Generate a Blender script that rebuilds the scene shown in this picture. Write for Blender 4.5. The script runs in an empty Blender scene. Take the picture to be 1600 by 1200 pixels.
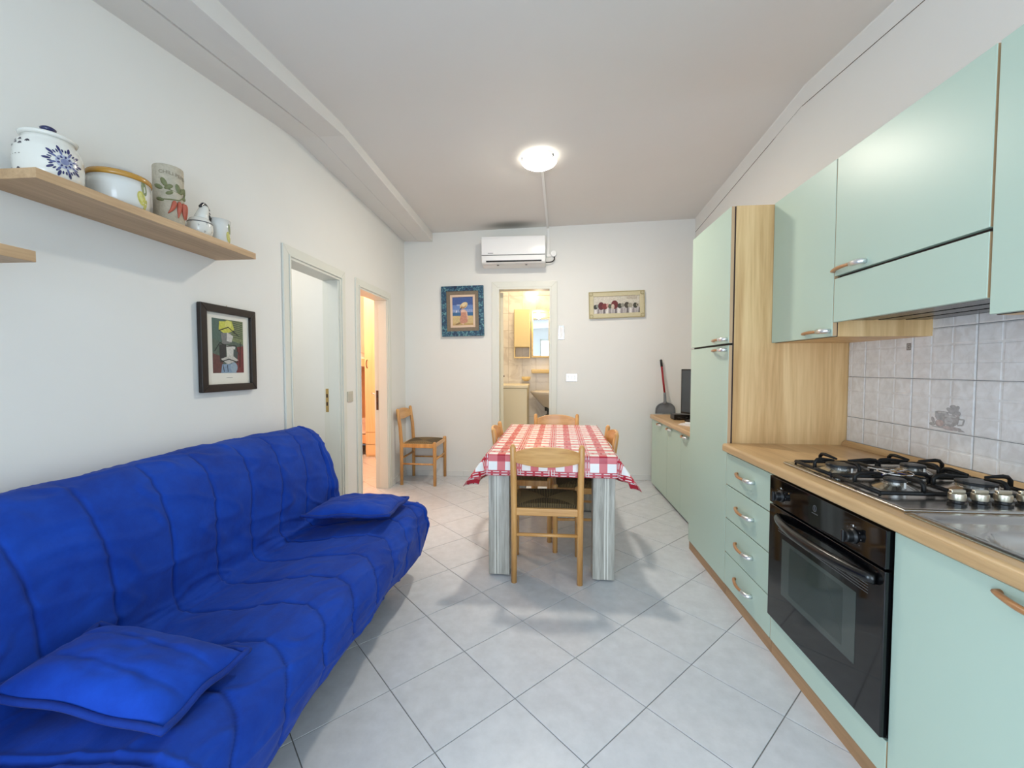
import bpy, bmesh, math, random
from mathutils import Vector, Matrix, noise
random.seed(7)
SC = bpy.context.scene
COL = SC.collection
PI = math.pi

def S(r, g, b):
    def c(v):
        v /= 255.0
        return v / 12.92 if v <= 0.04045 else ((v + 0.055) / 1.055) ** 2.4
    return (c(r), c(g), c(b), 1.0)

# ------------------------------------------------------------------ camera, world, lights, exposure
cam_d = bpy.data.cameras.new('camera')
cam_d.sensor_fit = 'HORIZONTAL'
cam_d.sensor_width = 36.0
cam_d.lens = 36.0 * 650.0 / 1600.0
cam_d.clip_start = 0.02
cam = bpy.data.objects.new('camera', cam_d)
COL.objects.link(cam)
cam.location = (0, 0, 1.21)
cam.rotation_euler = (math.radians(90 - 2.2026), 0, math.radians(4.833))
SC.camera = cam

world = bpy.data.worlds.new('world')
SC.world = world
world.use_nodes = True
bg = world.node_tree.nodes['Background']
bg.inputs[0].default_value = (0.62, 0.78, 1.0, 1)
bg.inputs[1].default_value = 1.0

def area(name, loc, rot, sx, sy, power, color):
    l = bpy.data.lights.new(name, 'AREA')
    l.shape = 'RECTANGLE'; l.size = sx; l.size_y = sy
    l.energy = power; l.color = color
    o = bpy.data.objects.new(name, l)
    o.location = loc; o.rotation_euler = rot
    COL.objects.link(o)
    return o
# daylight coming in through the glazed balcony door behind the camera
area('window_daylight', (0.55, -2.33, 1.11), (PI / 2, 0, 0), 1.5, 2.05, 42.0, (0.70, 0.85, 1.0))
# and through the balcony door in the sofa wall, also behind the camera
area('balcony_daylight', (-1.62, -1.20, 0.86), (0, -PI / 2, 0), 1.6, 1.4, 50.0, (0.66, 0.83, 1.0))

SC.view_settings.view_transform = 'Standard'
SC.view_settings.look = 'None'
SC.view_settings.gamma = 1.0
SC.view_settings.use_curve_mapping = False
SC.view_settings.exposure = 0.52

# ------------------------------------------------------------------ materials
MATS = {}
def mat(name, col, rough=0.5, metal=0.0, spec=0.5, noise_amt=0.0, noise_scale=8.0, bump=0.0, bump_scale=60.0, emit=None, emit_s=0.0, coat=0.0, rand=0.0, sheen=0.0):
    m = bpy.data.materials.new(name); m.use_nodes = True
    nt = m.node_tree; n = nt.nodes; L = nt.links
    b = n['Principled BSDF']
    b.inputs['Base Color'].default_value = col
    b.inputs['Roughness'].default_value = rough
    b.inputs['Metallic'].default_value = metal
    b.inputs['Specular IOR Level'].default_value = spec
    if coat: b.inputs['Coat Weight'].default_value = coat; b.inputs['Coat Roughness'].default_value = 0.08
    if sheen: b.inputs['Sheen Weight'].default_value = sheen
    if emit:
        b.inputs['Emission Color'].default_value = emit
        b.inputs['Emission Strength'].default_value = emit_s
    tc = n.new('ShaderNodeTexCoord')
    if noise_amt:
        t = n.new('ShaderNodeTexNoise'); t.inputs['Scale'].default_value = noise_scale; t.inputs['Detail'].default_value = 6; t.inputs['Roughness'].default_value = 0.65
        L.new(tc.outputs['Object'], t.inputs['Vector'])
        mr = n.new('ShaderNodeMapRange')
        mr.inputs['From Min'].default_value = 0.25; mr.inputs['From Max'].default_value = 0.75
        mr.inputs['To Min'].default_value = 1 - noise_amt; mr.inputs['To Max'].default_value = 1 + noise_amt * 0.6
        L.new(t.outputs['Fac'], mr.inputs['Value'])
        h = n.new('ShaderNodeHueSaturation'); h.inputs['Color'].default_value = col
        L.new(mr.outputs['Result'], h.inputs['Value'])
        last = h
        if rand:
            oi = n.new('ShaderNodeObjectInfo')
            m2 = n.new('ShaderNodeMapRange'); m2.inputs['To Min'].default_value = 1 - rand; m2.inputs['To Max'].default_value = 1 + rand
            L.new(oi.outputs['Random'], m2.inputs['Value'])
            h2 = n.new('ShaderNodeHueSaturation'); L.new(h.outputs['Color'], h2.inputs['Color']); L.new(m2.outputs['Result'], h2.inputs['Value'])
            ad = n.new('ShaderNodeVectorMath'); ad.operation = 'ADD'
            mu = n.new('ShaderNodeMath'); mu.operation = 'MULTIPLY'; mu.inputs[1].default_value = 37.0
            L.new(oi.outputs['Random'], mu.inputs[0]); L.new(tc.outputs['Object'], ad.inputs[0]); L.new(mu.outputs[0], ad.inputs[1])
            L.new(ad.outputs[0], t.inputs['Vector'])
            last = h2
        L.new(last.outputs['Color'], b.inputs['Base Color'])
    if bump:
        t2 = n.new('ShaderNodeTexNoise'); t2.inputs['Scale'].default_value = bump_scale; t2.inputs['Detail'].default_value = 4
        L.new(tc.outputs['Object'], t2.inputs['Vector'])
        bp = n.new('ShaderNodeBump'); bp.inputs['Strength'].default_value = bump; bp.inputs['Distance'].default_value = 0.002
        L.new(t2.outputs['Fac'], bp.inputs['Height']); L.new(bp.outputs['Normal'], b.inputs['Normal'])
    MATS[name] = m
    return m

def wood(name, c1, c2, axis='Z', rough=0.45, scale=1.0, c3=None, coat=0.0):
    """streaky grain running along the given axis of object space"""
    m = bpy.data.materials.new(name); m.use_nodes = True
    nt = m.node_tree; n = nt.nodes; L = nt.links
    b = n['Principled BSDF']; b.inputs['Roughness'].default_value = rough
    if coat: b.inputs['Coat Weight'].default_value = coat; b.inputs['Coat Roughness'].default_value = 0.15
    tc = n.new('ShaderNodeTexCoord')
    mp = n.new('ShaderNodeMapping')
    st = {'X': (0.9, 16, 16), 'Y': (16, 0.9, 16), 'Z': (16, 16, 0.9)}[axis]
    mp.inputs['Scale'].default_value = [s * scale for s in st]
    L.new(tc.outputs['Object'], mp.inputs['Vector'])
    t = n.new('ShaderNodeTexNoise'); t.inputs['Scale'].default_value = 1.0; t.inputs['Detail'].default_value = 5; t.inputs['Roughness'].default_value = 0.6; t.inputs['Distortion'].default_value = 0.8
    L.new(mp.outputs['Vector'], t.inputs['Vector'])
    t2 = n.new('ShaderNodeTexNoise'); t2.inputs['Scale'].default_value = 7.0; t2.inputs['Detail'].default_value = 3
    L.new(mp.outputs['Vector'], t2.inputs['Vector'])
    mx = n.new('ShaderNodeMath'); mx.operation = 'MULTIPLY_ADD'; mx.inputs[1].default_value = 0.35
    L.new(t2.outputs['Fac'], mx.inputs[0]); L.new(t.outputs['Fac'], mx.inputs[2])
    cr = n.new('ShaderNodeValToRGB')
    cr.color_ramp.elements[0].position = 0.42; cr.color_ramp.elements[0].color = c1
    cr.color_ramp.elements[1].position = 0.92; cr.color_ramp.elements[1].color = c2
    if c3:
        e = cr.color_ramp.elements.new(0.68); e.color = c3
    L.new(mx.outputs[0], cr.inputs['Fac']); L.new(cr.outputs['Color'], b.inputs['Base Color'])
    MATS[name] = m
    return m

mat('wall_paint', S(232, 231, 226), 0.75, noise_amt=0.015, noise_scale=2.5, bump=0.12, bump_scale=45)
mat('ceiling_paint', S(226, 223, 218), 0.8, noise_amt=0.015, noise_scale=3, bump=0.15, bump_scale=30)
def smudge(m, cx, cy, rx, ry, col, amt):
    n = m.node_tree.nodes; L = m.node_tree.links; b = n['Principled BSDF']
    src = b.inputs['Base Color'].links[0].from_socket
    tc = n.new('ShaderNodeTexCoord'); mp = n.new('ShaderNodeMapping')
    mp.inputs['Location'].default_value = (-cx / rx, -cy / ry, 0); mp.inputs['Scale'].default_value = (1 / rx, 1 / ry, 0)
    L.new(tc.outputs['Object'], mp.inputs['Vector'])
    ln = n.new('ShaderNodeVectorMath'); ln.operation = 'LENGTH'; L.new(mp.outputs['Vector'], ln.inputs[0])
    mr = n.new('ShaderNodeMapRange'); mr.interpolation_type = 'SMOOTHERSTEP'
    mr.inputs['From Min'].default_value = 0.0; mr.inputs['From Max'].default_value = 1.0; mr.inputs['To Min'].default_value = amt; mr.inputs['To Max'].default_value = 0.0
    L.new(ln.outputs['Value'], mr.inputs['Value'])
    mx = n.new('ShaderNodeMix'); mx.data_type = 'RGBA'; mx.inputs['B'].default_value = col
    L.new(mr.outputs['Result'], mx.inputs['Factor']); L.new(src, mx.inputs['A']); L.new(mx.outputs['Result'], b.inputs['Base Color'])
smudge(MATS['ceiling_paint'], -0.40, 4.44, 0.42, 0.17, S(116, 116, 106), 0.75)
mat('frame_paint', S(224, 224, 214), 0.4, noise_amt=0.03, noise_scale=3)
mat('crack_line', S(120, 110, 100), 0.9)
mat('floor_tile', S(209, 211, 216), 0.24, spec=0.5, noise_amt=0.11, noise_scale=17, rand=0.02, bump=0.03, bump_scale=25)
mat('grout', S(128, 127, 126), 0.85)
mat('base_tile', S(226, 226, 222), 0.3)
wood('oak_panel', S(194, 150, 96), S(238, 202, 148), 'Z', 0.42, 0.8, S(220, 180, 126))
wood('oak_top', S(184, 146, 102), S(220, 184, 138), 'Y', 0.32, 1.0, S(205, 168, 121))
wood('oak_plinth', S(150, 112, 76), S(186, 146, 104), 'Y', 0.45, 1.2)
wood('shelf_wood', S(168, 134, 98), S(206, 172, 132), 'Y', 0.5, 1.3)
wood('beech', S(188, 128, 66), S(230, 178, 112), 'Z', 0.32, 1.6, S(214, 158, 92), coat=0.3)
wood('beech_slat', S(188, 128, 66), S(230, 178, 112), 'X', 0.32, 1.6, S(214, 158, 92), coat=0.3)
wood('handle_wood', S(158, 106, 66), S(200, 146, 98), 'Y', 0.35, 3)
mat('satin_chrome', S(236, 237, 238), 0.28, 0.85)
wood('grey_wood', S(128, 124, 116), S(206, 202, 192), 'Z', 0.5, 2.0, S(176, 170, 158))
wood('pine_warm', S(226, 188, 140), S(242, 212, 172), 'Z', 0.45, 1.0)
wood('bed_wood', S(212, 160, 116), S(232, 186, 142), 'Z', 0.5, 1.0)
mat('green_laminate', S(187, 207, 191), 0.34, noise_amt=0.012, noise_scale=2)
mat('edge_beige', S(196, 160, 122), 0.5)
mat('dark_gap', S(52, 34, 28), 0.7)
mat('black_glass', S(8, 8, 10), 0.06, spec=0.6)
mat('black_enamel', S(14, 14, 15), 0.25)
mat('oven_window', S(66, 73, 69), 0.08, spec=0.6)
mat('oven_inner', S(50, 58, 54), 0.08, spec=0.6)
mat('black_plastic', S(16, 16, 17), 0.35)
mat('black_iron', S(10, 10, 11), 0.5, spec=0.3, bump=0.2, bump_scale=200)
mat('steel', S(196, 194, 190), 0.24, 1.0, noise_amt=0.04, noise_scale=20)
mat('chrome', S(225, 226, 228), 0.12, 1.0)
mat('satin_knob', S(206, 200, 184), 0.3, 1.0)
mat('burner_cap', S(62, 64, 66), 0.35, 0.6)
mat('mirror', S(235, 235, 235), 0.01, 1.0)
mat('white_plastic', S(236, 236, 234), 0.35)
mat('white_gloss', S(240, 240, 240), 0.12)
mat('grey_line', S(90, 90, 92), 0.6)
mat('switch_beige', S(196, 190, 174), 0.4)
mat('brass', S(196, 168, 110), 0.35, 0.8)
mat('brown_metal', S(92, 62, 44), 0.45, 0.5)
mat('ceramic_white', S(232, 230, 222), 0.14, coat=0.4)
mat('ceramic_grey', S(222, 222, 218), 0.16, coat=0.4)
mat('ochre_glaze', S(190, 140, 56), 0.2, coat=0.4)
mat('navy_glaze', S(28, 34, 84), 0.2, coat=0.4)
mat('black_glaze', S(16, 16, 24), 0.2, coat=0.4)
mat('stoneware', S(192, 182, 162), 0.75, noise_amt=0.22, noise_scale=60, bump=0.8, bump_scale=120)
mat('clay_green', S(124, 128, 88), 0.6, noise_amt=0.2, noise_scale=80)
mat('clay_red', S(190, 98, 76), 0.5, noise_amt=0.15, noise_scale=80)
mat('letter_grey', S(140, 130, 112), 0.7)
mat('frame_black', S(34, 24, 20), 0.35, noise_amt=0.2, noise_scale=30)
mat('mat_board', S(228, 224, 212), 0.7)
mat('frame_cream', S(206, 196, 160), 0.5, noise_amt=0.08, noise_scale=40)
mat('frame_gilt', S(178, 166, 126), 0.5)
mat('liner_pink', S(222, 196, 172), 0.6)
mat('frame_taupe', S(126, 112, 94), 0.6, noise_amt=0.2, noise_scale=60)
mat('frame_taupe_light', S(206, 196, 182), 0.8)
mat('pink_wall', S(240, 214, 196), 0.8)
mat('bedding', S(226, 200, 190), 0.9, noise_amt=0.1, noise_scale=12)
mat('dark_cloth', S(30, 32, 44), 0.9)  # dark blue-grey cloth of the lower bunk mattress
mat('wood_foot', S(140, 80, 50), 0.5)
mat('radiator_white', S(226, 226, 222), 0.35)
mat('cream_cabinet', S(232, 212, 160), 0.4)
mat('cream_rail', S(230, 204, 148), 0.4)
mat('cream_door', S(232, 222, 196), 0.5)
mat('sanitary', S(232, 222, 208), 0.15, coat=0.3)
mat('dustpan_grey', S(120, 124, 128), 0.5)
mat('dustpan_red', S(150, 22, 34), 0.35)
mat('tv_screen', S(72, 80, 86), 0.22)  # room reflection put into the screen colour as an even grey-blue
mat('paper', S(226, 222, 220), 0.8)
mat('soot', S(226, 223, 218), 0.8)
mat('lamp_glass', S(250, 248, 240), 0.2, emit=(1.0, 0.93, 0.80, 1), emit_s=4.0)
mat('lamp_bright', S(250, 248, 240), 0.2, emit=(1.0, 0.92, 0.78, 1), emit_s=275.0)
mat('bulb_glow', S(255, 240, 210), 0.3, emit=(1.0, 0.80, 0.52, 1), emit_s=60.0)
mat('sofa_dark', S(20, 24, 40), 0.9)
mat('hood_dark', S(24, 21, 20), 0.5)
mat('curtain', S(230, 230, 230), 0.9)

def col_print(name='printed', rough=0.5, coat=0.0):
    m = bpy.data.materials.new(name); m.use_nodes = True
    n = m.node_tree.nodes; L = m.node_tree.links
    a = n.new('ShaderNodeVertexColor'); a.layer_name = 'Col'
    b = n['Principled BSDF']; b.inputs['Roughness'].default_value = rough
    if coat: b.inputs['Coat Weight'].default_value = coat
    t = n.new('ShaderNodeTexNoise'); t.inputs['Scale'].default_value = 90; t.inputs['Detail'].default_value = 4
    tc = n.new('ShaderNodeTexCoord'); L.new(tc.outputs['Object'], t.inputs['Vector'])
    mr = n.new('ShaderNodeMapRange'); mr.inputs['From Min'].default_value = 0.3; mr.inputs['From Max'].default_value = 0.7
    mr.inputs['To Min'].default_value = 0.82; mr.inputs['To Max'].default_value = 1.12
    L.new(t.outputs['Fac'], mr.inputs['Value'])
    h = n.new('ShaderNodeHueSaturation'); L.new(a.outputs['Color'], h.inputs['Color']); L.new(mr.outputs['Result'], h.inputs['Value'])
    L.new(h.outputs['Color'], b.inputs['Base Color'])
    MATS[name] = m
col_print()
col_print('glazed_print', 0.15, 0.4)

def blue_fabric():
    m = bpy.data.materials.new('blue_fabric'); m.use_nodes = True
    n = m.node_tree.nodes; L = m.node_tree.links
    b = n['Principled BSDF']; b.inputs['Roughness'].default_value = 0.8
    b.inputs['Sheen Weight'].default_value = 0.05
    b.inputs['Specular IOR Level'].default_value = 0.25
    tc = n.new('ShaderNodeTexCoord')
    t = n.new('ShaderNodeTexNoise'); t.inputs['Scale'].default_value = 5; t.inputs['Detail'].default_value = 8; t.inputs['Roughness'].default_value = 0.7
    L.new(tc.outputs['Object'], t.inputs['Vector'])
    cr = n.new('ShaderNodeValToRGB')
    cr.color_ramp.elements[0].position = 0.3; cr.color_ramp.elements[0].color = S(1, 46, 138)
    cr.color_ramp.elements[1].position = 0.75; cr.color_ramp.elements[1].color = S(9, 70, 180)
    L.new(t.outputs['Fac'], cr.inputs['Fac'])
    # darker blue along the stitched seams
    at = n.new('ShaderNodeAttribute'); at.attribute_name = 'seam'
    mx = n.new('ShaderNodeMix'); mx.data_type = 'RGBA'; mx.inputs['B'].default_value = S(8, 34, 104)
    L.new(at.outputs['Fac'], mx.inputs['Factor']); L.new(cr.outputs['Color'], mx.inputs['A'])
    L.new(mx.outputs['Result'], b.inputs['Base Color'])
    t2 = n.new('ShaderNodeTexNoise'); t2.inputs['Scale'].default_value = 45; t2.inputs['Detail'].default_value = 6
    L.new(tc.outputs['Object'], t2.inputs['Vector'])
    bp = n.new('ShaderNodeBump'); bp.inputs['Strength'].default_value = 0.25; bp.inputs['Distance'].default_value = 0.004
    L.new(t2.outputs['Fac'], bp.inputs['Height']); L.new(bp.outputs['Normal'], b.inputs['Normal'])
    MATS['blue_fabric'] = m
    m2 = m.copy(); m2.name = 'blue_piping'; MATS['blue_piping'] = m2
    c2 = [x for x in m2.node_tree.nodes if x.type == 'VALTORGB'][0]
    c2.color_ramp.elements[0].color = S(8, 40, 120); c2.color_ramp.elements[1].color = S(14, 56, 146)
blue_fabric()

def straw():
    m = bpy.data.materials.new('rush_straw'); m.use_nodes = True
    n = m.node_tree.nodes; L = m.node_tree.links
    b = n['Principled BSDF']; b.inputs['Roughness'].default_value = 0.7
    uv = n.new('ShaderNodeUVMap')
    w = n.new('ShaderNodeTexWave'); w.inputs['Scale'].default_value = 32; w.inputs['Distortion'].default_value = 1.2; w.inputs['Detail'].default_value = 3; w.inputs['Detail Scale'].default_value = 2
    L.new(uv.outputs['UV'], w.inputs['Vector'])
    cr = n.new('ShaderNodeValToRGB')
    cr.color_ramp.elements[0].position = 0.1; cr.color_ramp.elements[0].color = S(66, 50, 30)
    cr.color_ramp.elements[1].position = 0.9; cr.color_ramp.elements[1].color = S(158, 132, 88)
    L.new(w.outputs['Fac'], cr.inputs['Fac'])
    # the front and rear wedges are tinted darker than the side ones
    sp = n.new('ShaderNodeSeparateXYZ'); L.new(uv.outputs['UV'], sp.inputs[0])
    fl = n.new('ShaderNodeMath'); fl.operation = 'FLOOR'; L.new(sp.outputs['Y'], fl.inputs[0])
    mo = n.new('ShaderNodeMath'); mo.operation = 'FLOORED_MODULO'; mo.inputs[1].default_value = 2.0; L.new(fl.outputs[0], mo.inputs[0])
    mr = n.new('ShaderNodeMapRange'); mr.inputs['To Min'].default_value = 0.62; mr.inputs['To Max'].default_value = 1.15; L.new(mo.outputs[0], mr.inputs['Value'])
    hs = n.new('ShaderNodeHueSaturation'); L.new(cr.outputs['Color'], hs.inputs['Color']); L.new(mr.outputs['Result'], hs.inputs['Value'])
    L.new(hs.outputs['Color'], b.inputs['Base Color'])
    bp = n.new('ShaderNodeBump'); bp.inputs['Strength'].default_value = 0.6; bp.inputs['Distance'].default_value = 0.004
    L.new(w.outputs['Fac'], bp.inputs['Height']); L.new(bp.outputs['Normal'], b.inputs['Normal'])
    MATS['rush_straw'] = m
straw()

def cloth_mat():
    """red and white checked oilcloth with little cutlery motifs; UV is in metres on the flat cloth"""
    m = bpy.data.materials.new('checked_oilcloth'); m.use_nodes = True
    n = m.node_tree.nodes; L = m.node_tree.links
    b = n['Principled BSDF']; b.inputs['Roughness'].default_value = 0.26
    b.inputs['Specular IOR Level'].default_value = 0.45
    uv = n.new('ShaderNodeUVMap'); sp = n.new('ShaderNodeSeparateXYZ'); L.new(uv.outputs['UV'], sp.inputs[0])
    def M(op, a, bb=None, cc=None):
        k = n.new('ShaderNodeMath'); k.operation = op
        for i, v in enumerate((a, bb, cc)):
            if v is None: continue
            if isinstance(v, (int, float)): k.inputs[i].default_value = v
            else: L.new(v, k.inputs[i])
        return k.outputs[0]
    P = 0.0955
    def band(c, off, P=P, duty=0.47):
        f = M('FRACT', M('DIVIDE', M('ADD', c, off), P))
        return M('LESS_THAN', f, duty), f
    u, v = sp.outputs['X'], sp.outputs['Y']
    bu, fu = band(u, 10 * P + 0.018); bv, fv = band(v, 10 * P + 0.014)
    # motif bands: every second band carries three thin white prongs
    bu2, fu2 = band(u, 10 * P + 0.018, 2 * P, 0.235)
    bv2, fv2 = band(v, 10 * P + 0.014, 2 * P, 0.235)
    def prongs(f, other):
        pr = M('FRACT', M('MULTIPLY', f, 2 * 3 / 0.47))
        a = M('LESS_THAN', M('ABSOLUTE', M('SUBTRACT', pr, 0.5)), 0.16)
        seg = M('LESS_THAN', M('ABSOLUTE', M('SUBTRACT', M('FRACT', M('DIVIDE', other, P * 0.5)), 0.5)), 0.36)
        return M('MULTIPLY', a, seg)
    mo = M('MAXIMUM', M('MULTIPLY', bu2, prongs(fu2, v)), M('MULTIPLY', M('MULTIPLY', bv2, prongs(fv2, u)), 1.0))
    # border near the hem
    att = n.new('ShaderNodeAttribute'); att.attribute_name = 'edge'
    bord = M('MULTIPLY', M('LESS_THAN', att.outputs['Fac'], 0.030), M('GREATER_THAN', att.outputs['Fac'], 0.004))
    cnt = M('MINIMUM', M('ADD', M('MULTIPLY', M('ADD', bu, bv), 0.5), M('MULTIPLY', bord, 1.0)), 1.0)
    cr = n.new('ShaderNodeValToRGB')
    cr.color_ramp.interpolation = 'CONSTANT'
    cr.color_ramp.elements[0].position = 0.0; cr.color_ramp.elements[0].color = S(240, 236, 232)
    e = cr.color_ramp.elements.new(0.3); e.color = S(216, 104, 108)
    cr.color_ramp.elements[-1].position = 0.8; cr.color_ramp.elements[-1].color = S(184, 34, 54)
    L.new(cnt, cr.inputs['Fac'])
    mixn = n.new('ShaderNodeMix'); mixn.data_type = 'RGBA'
    L.new(M('MULTIPLY', mo, 0.8), mixn.inputs['Factor']); L.new(cr.outputs['Color'], mixn.inputs['A']); mixn.inputs['B'].default_value = S(240, 232, 228)
    L.new(mixn.outputs['Result'], b.inputs['Base Color'])
    t2 = n.new('ShaderNodeTexNoise'); t2.inputs['Scale'].default_value = 30
    tc = n.new('ShaderNodeTexCoord'); L.new(tc.outputs['Object'], t2.inputs['Vector'])
    bp = n.new('ShaderNodeBump'); bp.inputs['Strength'].default_value = 0.12; bp.inputs['Distance'].default_value = 0.004
    L.new(t2.outputs['Fac'], bp.inputs['Height']); L.new(bp.outputs['Normal'], b.inputs['Normal'])
    MATS['checked_oilcloth'] = m
cloth_mat()

def marble():
    m = bpy.data.materials.new('marble_tile'); m.use_nodes = True
    n = m.node_tree.nodes; L = m.node_tree.links
    b = n['Principled BSDF']; b.inputs['Roughness'].default_value = 0.15
    tc = n.new('ShaderNodeTexCoord'); oi = n.new('ShaderNodeObjectInfo')
    ad = n.new('ShaderNodeVectorMath'); ad.operation = 'ADD'
    mu = n.new('ShaderNodeMath'); mu.operation = 'MULTIPLY'; mu.inputs[1].default_value = 19.0
    L.new(oi.outputs['Random'], mu.inputs[0]); L.new(tc.outputs['Object'], ad.inputs[0]); L.new(mu.outputs[0], ad.inputs[1])
    t = n.new('ShaderNodeTexNoise'); t.inputs['Scale'].default_value = 4; t.inputs['Detail'].default_value = 8; t.inputs['Distortion'].default_value = 2.0
    L.new(ad.outputs[0], t.inputs['Vector'])
    cr = n.new('ShaderNodeValToRGB')
    cr.color_ramp.elements[0].position = 0.36; cr.color_ramp.elements[0].color = S(216, 208, 200)
    cr.color_ramp.elements[1].position = 0.5; cr.color_ramp.elements[1].color = S(234, 228, 220)
    L.new(t.outputs['Fac'], cr.inputs['Fac']); L.new(cr.outputs['Color'], b.inputs['Base Color'])
    MATS['marble_tile'] = m
marble()

def mottled(name, c1, c2, c3, scale, rough=0.4):
    m = bpy.data.materials.new(name); m.use_nodes = True
    n = m.node_tree.nodes; L = m.node_tree.links
    b = n['Principled BSDF']; b.inputs['Roughness'].default_value = rough
    tc = n.new('ShaderNodeTexCoord')
    t = n.new('ShaderNodeTexNoise'); t.inputs['Scale'].default_value = scale; t.inputs['Detail'].default_value = 6; t.inputs['Distortion'].default_value = 1.0
    L.new(tc.outputs['Object'], t.inputs['Vector'])
    cr = n.new('ShaderNodeValToRGB')
    cr.color_ramp.elements[0].position = 0.35; cr.color_ramp.elements[0].color = c1
    cr.color_ramp.elements[1].position = 0.68; cr.color_ramp.elements[1].color = c3
    e = cr.color_ramp.elements.new(0.52); e.color = c2
    L.new(t.outputs['Fac'], cr.inputs['Fac']); L.new(cr.outputs['Color'], b.inputs['Base Color'])
    MATS[name] = m
mottled('frame_teal', S(24, 40, 70), S(40, 84, 112), S(120, 168, 166), 38)
mottled('splash_tile', S(224, 220, 216), S(232, 229, 226), S(238, 236, 234), 26, 0.28)

# ------------------------------------------------------------------ mesh helpers
class MB:
    def __init__(s):
        s.v = []; s.f = []; s.c = None; s.uv = None
    def add(s, vs, fs):
        o = len(s.v); s.v += [tuple(p) for p in vs]; s.f += [tuple(i + o for i in f) for f in fs]
        return s
    def box(s, x0, x1, y0, y1, z0, z1):
        x0, x1 = sorted((x0, x1)); y0, y1 = sorted((y0, y1)); z0, z1 = sorted((z0, z1))
        return s.add([(x0, y0, z0), (x1, y0, z0), (x1, y1, z0), (x0, y1, z0), (x0, y0, z1), (x1, y0, z1), (x1, y1, z1), (x0, y1, z1)],
                     [(0, 3, 2, 1), (4, 5, 6, 7), (0, 1, 5, 4), (1, 2, 6, 5), (2, 3, 7, 6), (3, 0, 4, 7)])
    def prism(s, poly, axis, a0, a1):
        """poly of 2D points in the plane normal to axis ('X': (y,z), 'Y': (x,z), 'Z': (x,y)), extruded a0..a1"""
        def p3(p, a):
            return {'X': (a, p[0], p[1]), 'Y': (p[0], a, p[1]), 'Z': (p[0], p[1], a)}[axis]
        n = len(poly)
        vs = [p3(p, a0) for p in poly] + [p3(p, a1) for p in poly]
        fs = [tuple(range(n - 1, -1, -1)), tuple(range(n, 2 * n))]
        for i in range(n):
            j = (i + 1) % n
            fs.append((i, j, n + j, n + i))
        return s.add(vs, fs)
    def tube(s, pts, r, seg=10, caps=True, sq=1.0):
        pts = [Vector(p) for p in pts]
        n = len(pts); rs = r if isinstance(r, (list, tuple)) else [r] * n
        vs = []; fs = []
        up = None
        for i, p in enumerate(pts):
            d = (pts[min(i + 1, n - 1)] - pts[max(i - 1, 0)]).normalized()
            if up is None:
                up = Vector((0, 0, 1)) if abs(d.z) < 0.9 else Vector((0, 1, 0))
            a = d.cross(up).normalized(); bb = a.cross(d).normalized(); up = bb
            for k in range(seg):
                t = 2 * PI * k / seg
                vs.append(p + a * (math.cos(t) * rs[i]) + bb * (math.sin(t) * rs[i] * sq))
        for i in range(n - 1):
            for k in range(seg):
                k2 = (k + 1) % seg
                fs.append((i * seg + k, i * seg + k2, (i + 1) * seg + k2, (i + 1) * seg + k))
        if caps:
            fs.append(tuple(range(seg - 1, -1, -1))); fs.append(tuple((n - 1) * seg + k for k in range(seg)))
        return s.add(vs, fs)
    def lathe(s, prof, c=(0, 0, 0), seg=32, axis='Z'):
        vs = []; fs = []; n = len(prof)
        for r, z in prof:
            for k in range(seg):
                t = 2 * PI * k / seg
                a, b = math.cos(t) * max(r, 1e-5), math.sin(t) * max(r, 1e-5)
                p = {'Z': (a, b, z), 'X': (z, a, b), 'Y': (a, z, b)}[axis]
                vs.append((c[0] + p[0], c[1] + p[1], c[2] + p[2]))
        for i in range(n - 1):
            for k in range(seg):
                k2 = (k + 1) % seg
                fs.append((i * seg + k, i * seg + k2, (i + 1) * seg + k2, (i + 1) * seg + k))
        fs.append(tuple(range(seg - 1, -1, -1))); fs.append(tuple((n - 1) * seg + k for k in range(seg)))
        return s.add(vs, fs)
    def xf(s, M):
        s.v = [tuple(M @ Vector(p)) for p in s.v]; return s

ORG = {}
def mesh_of(name, mb, org=(0, 0, 0), smooth=False):
    me = bpy.data.meshes.new(name)
    me.from_pydata([(p[0] - org[0], p[1] - org[1], p[2] - org[2]) for p in mb.v], [], mb.f)
    if smooth is not None and smooth:
        for p in me.polygons: p.use_smooth = True
    if mb.c is not None:
        ca = me.color_attributes.new('Col', 'FLOAT_COLOR', 'CORNER')
        for p in me.polygons:
            for li in p.loop_indices: ca.data[li].color = mb.c[p.index]
    me.update()
    bm = bmesh.new(); bm.from_mesh(me)
    if mb.c is None and mb.uv is None: bmesh.ops.recalc_face_normals(bm, faces=bm.faces)
    bm.to_mesh(me); bm.free()
    return me

def put(name, mb, m, parent=None, org=None, smooth=False, bevel=0.0, seg=2, auto=False, label=None):
    if parent is not None: o_ = ORG.get(parent.name, (0, 0, 0))
    else: o_ = org or (0, 0, 0)
    me = mesh_of(name, mb, o_, smooth)
    me.materials.append(MATS[m])
    o = bpy.data.objects.new(name, me); COL.objects.link(o)
    ORG[o.name] = o_
    if parent is not None: o.parent = parent
    else: o.location = o_
    if bevel:
        b = o.modifiers.new('bevel', 'BEVEL'); b.width = bevel; b.segments = seg; b.limit_method = 'ANGLE'; b.angle_limit = math.radians(40)
        if auto or seg > 1:
            for p in me.polygons: p.use_smooth = True
            w = o.modifiers.new('wn', 'WEIGHTED_NORMAL'); w.keep_sharp = False
    if label: o['label'] = label
    return o

def tag(o, label, cat, group=None, kind=None):
    if label: o['label'] = label
    if cat: o['category'] = cat
    if group: o['group'] = group
    if kind: o['kind'] = kind
    return o

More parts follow.
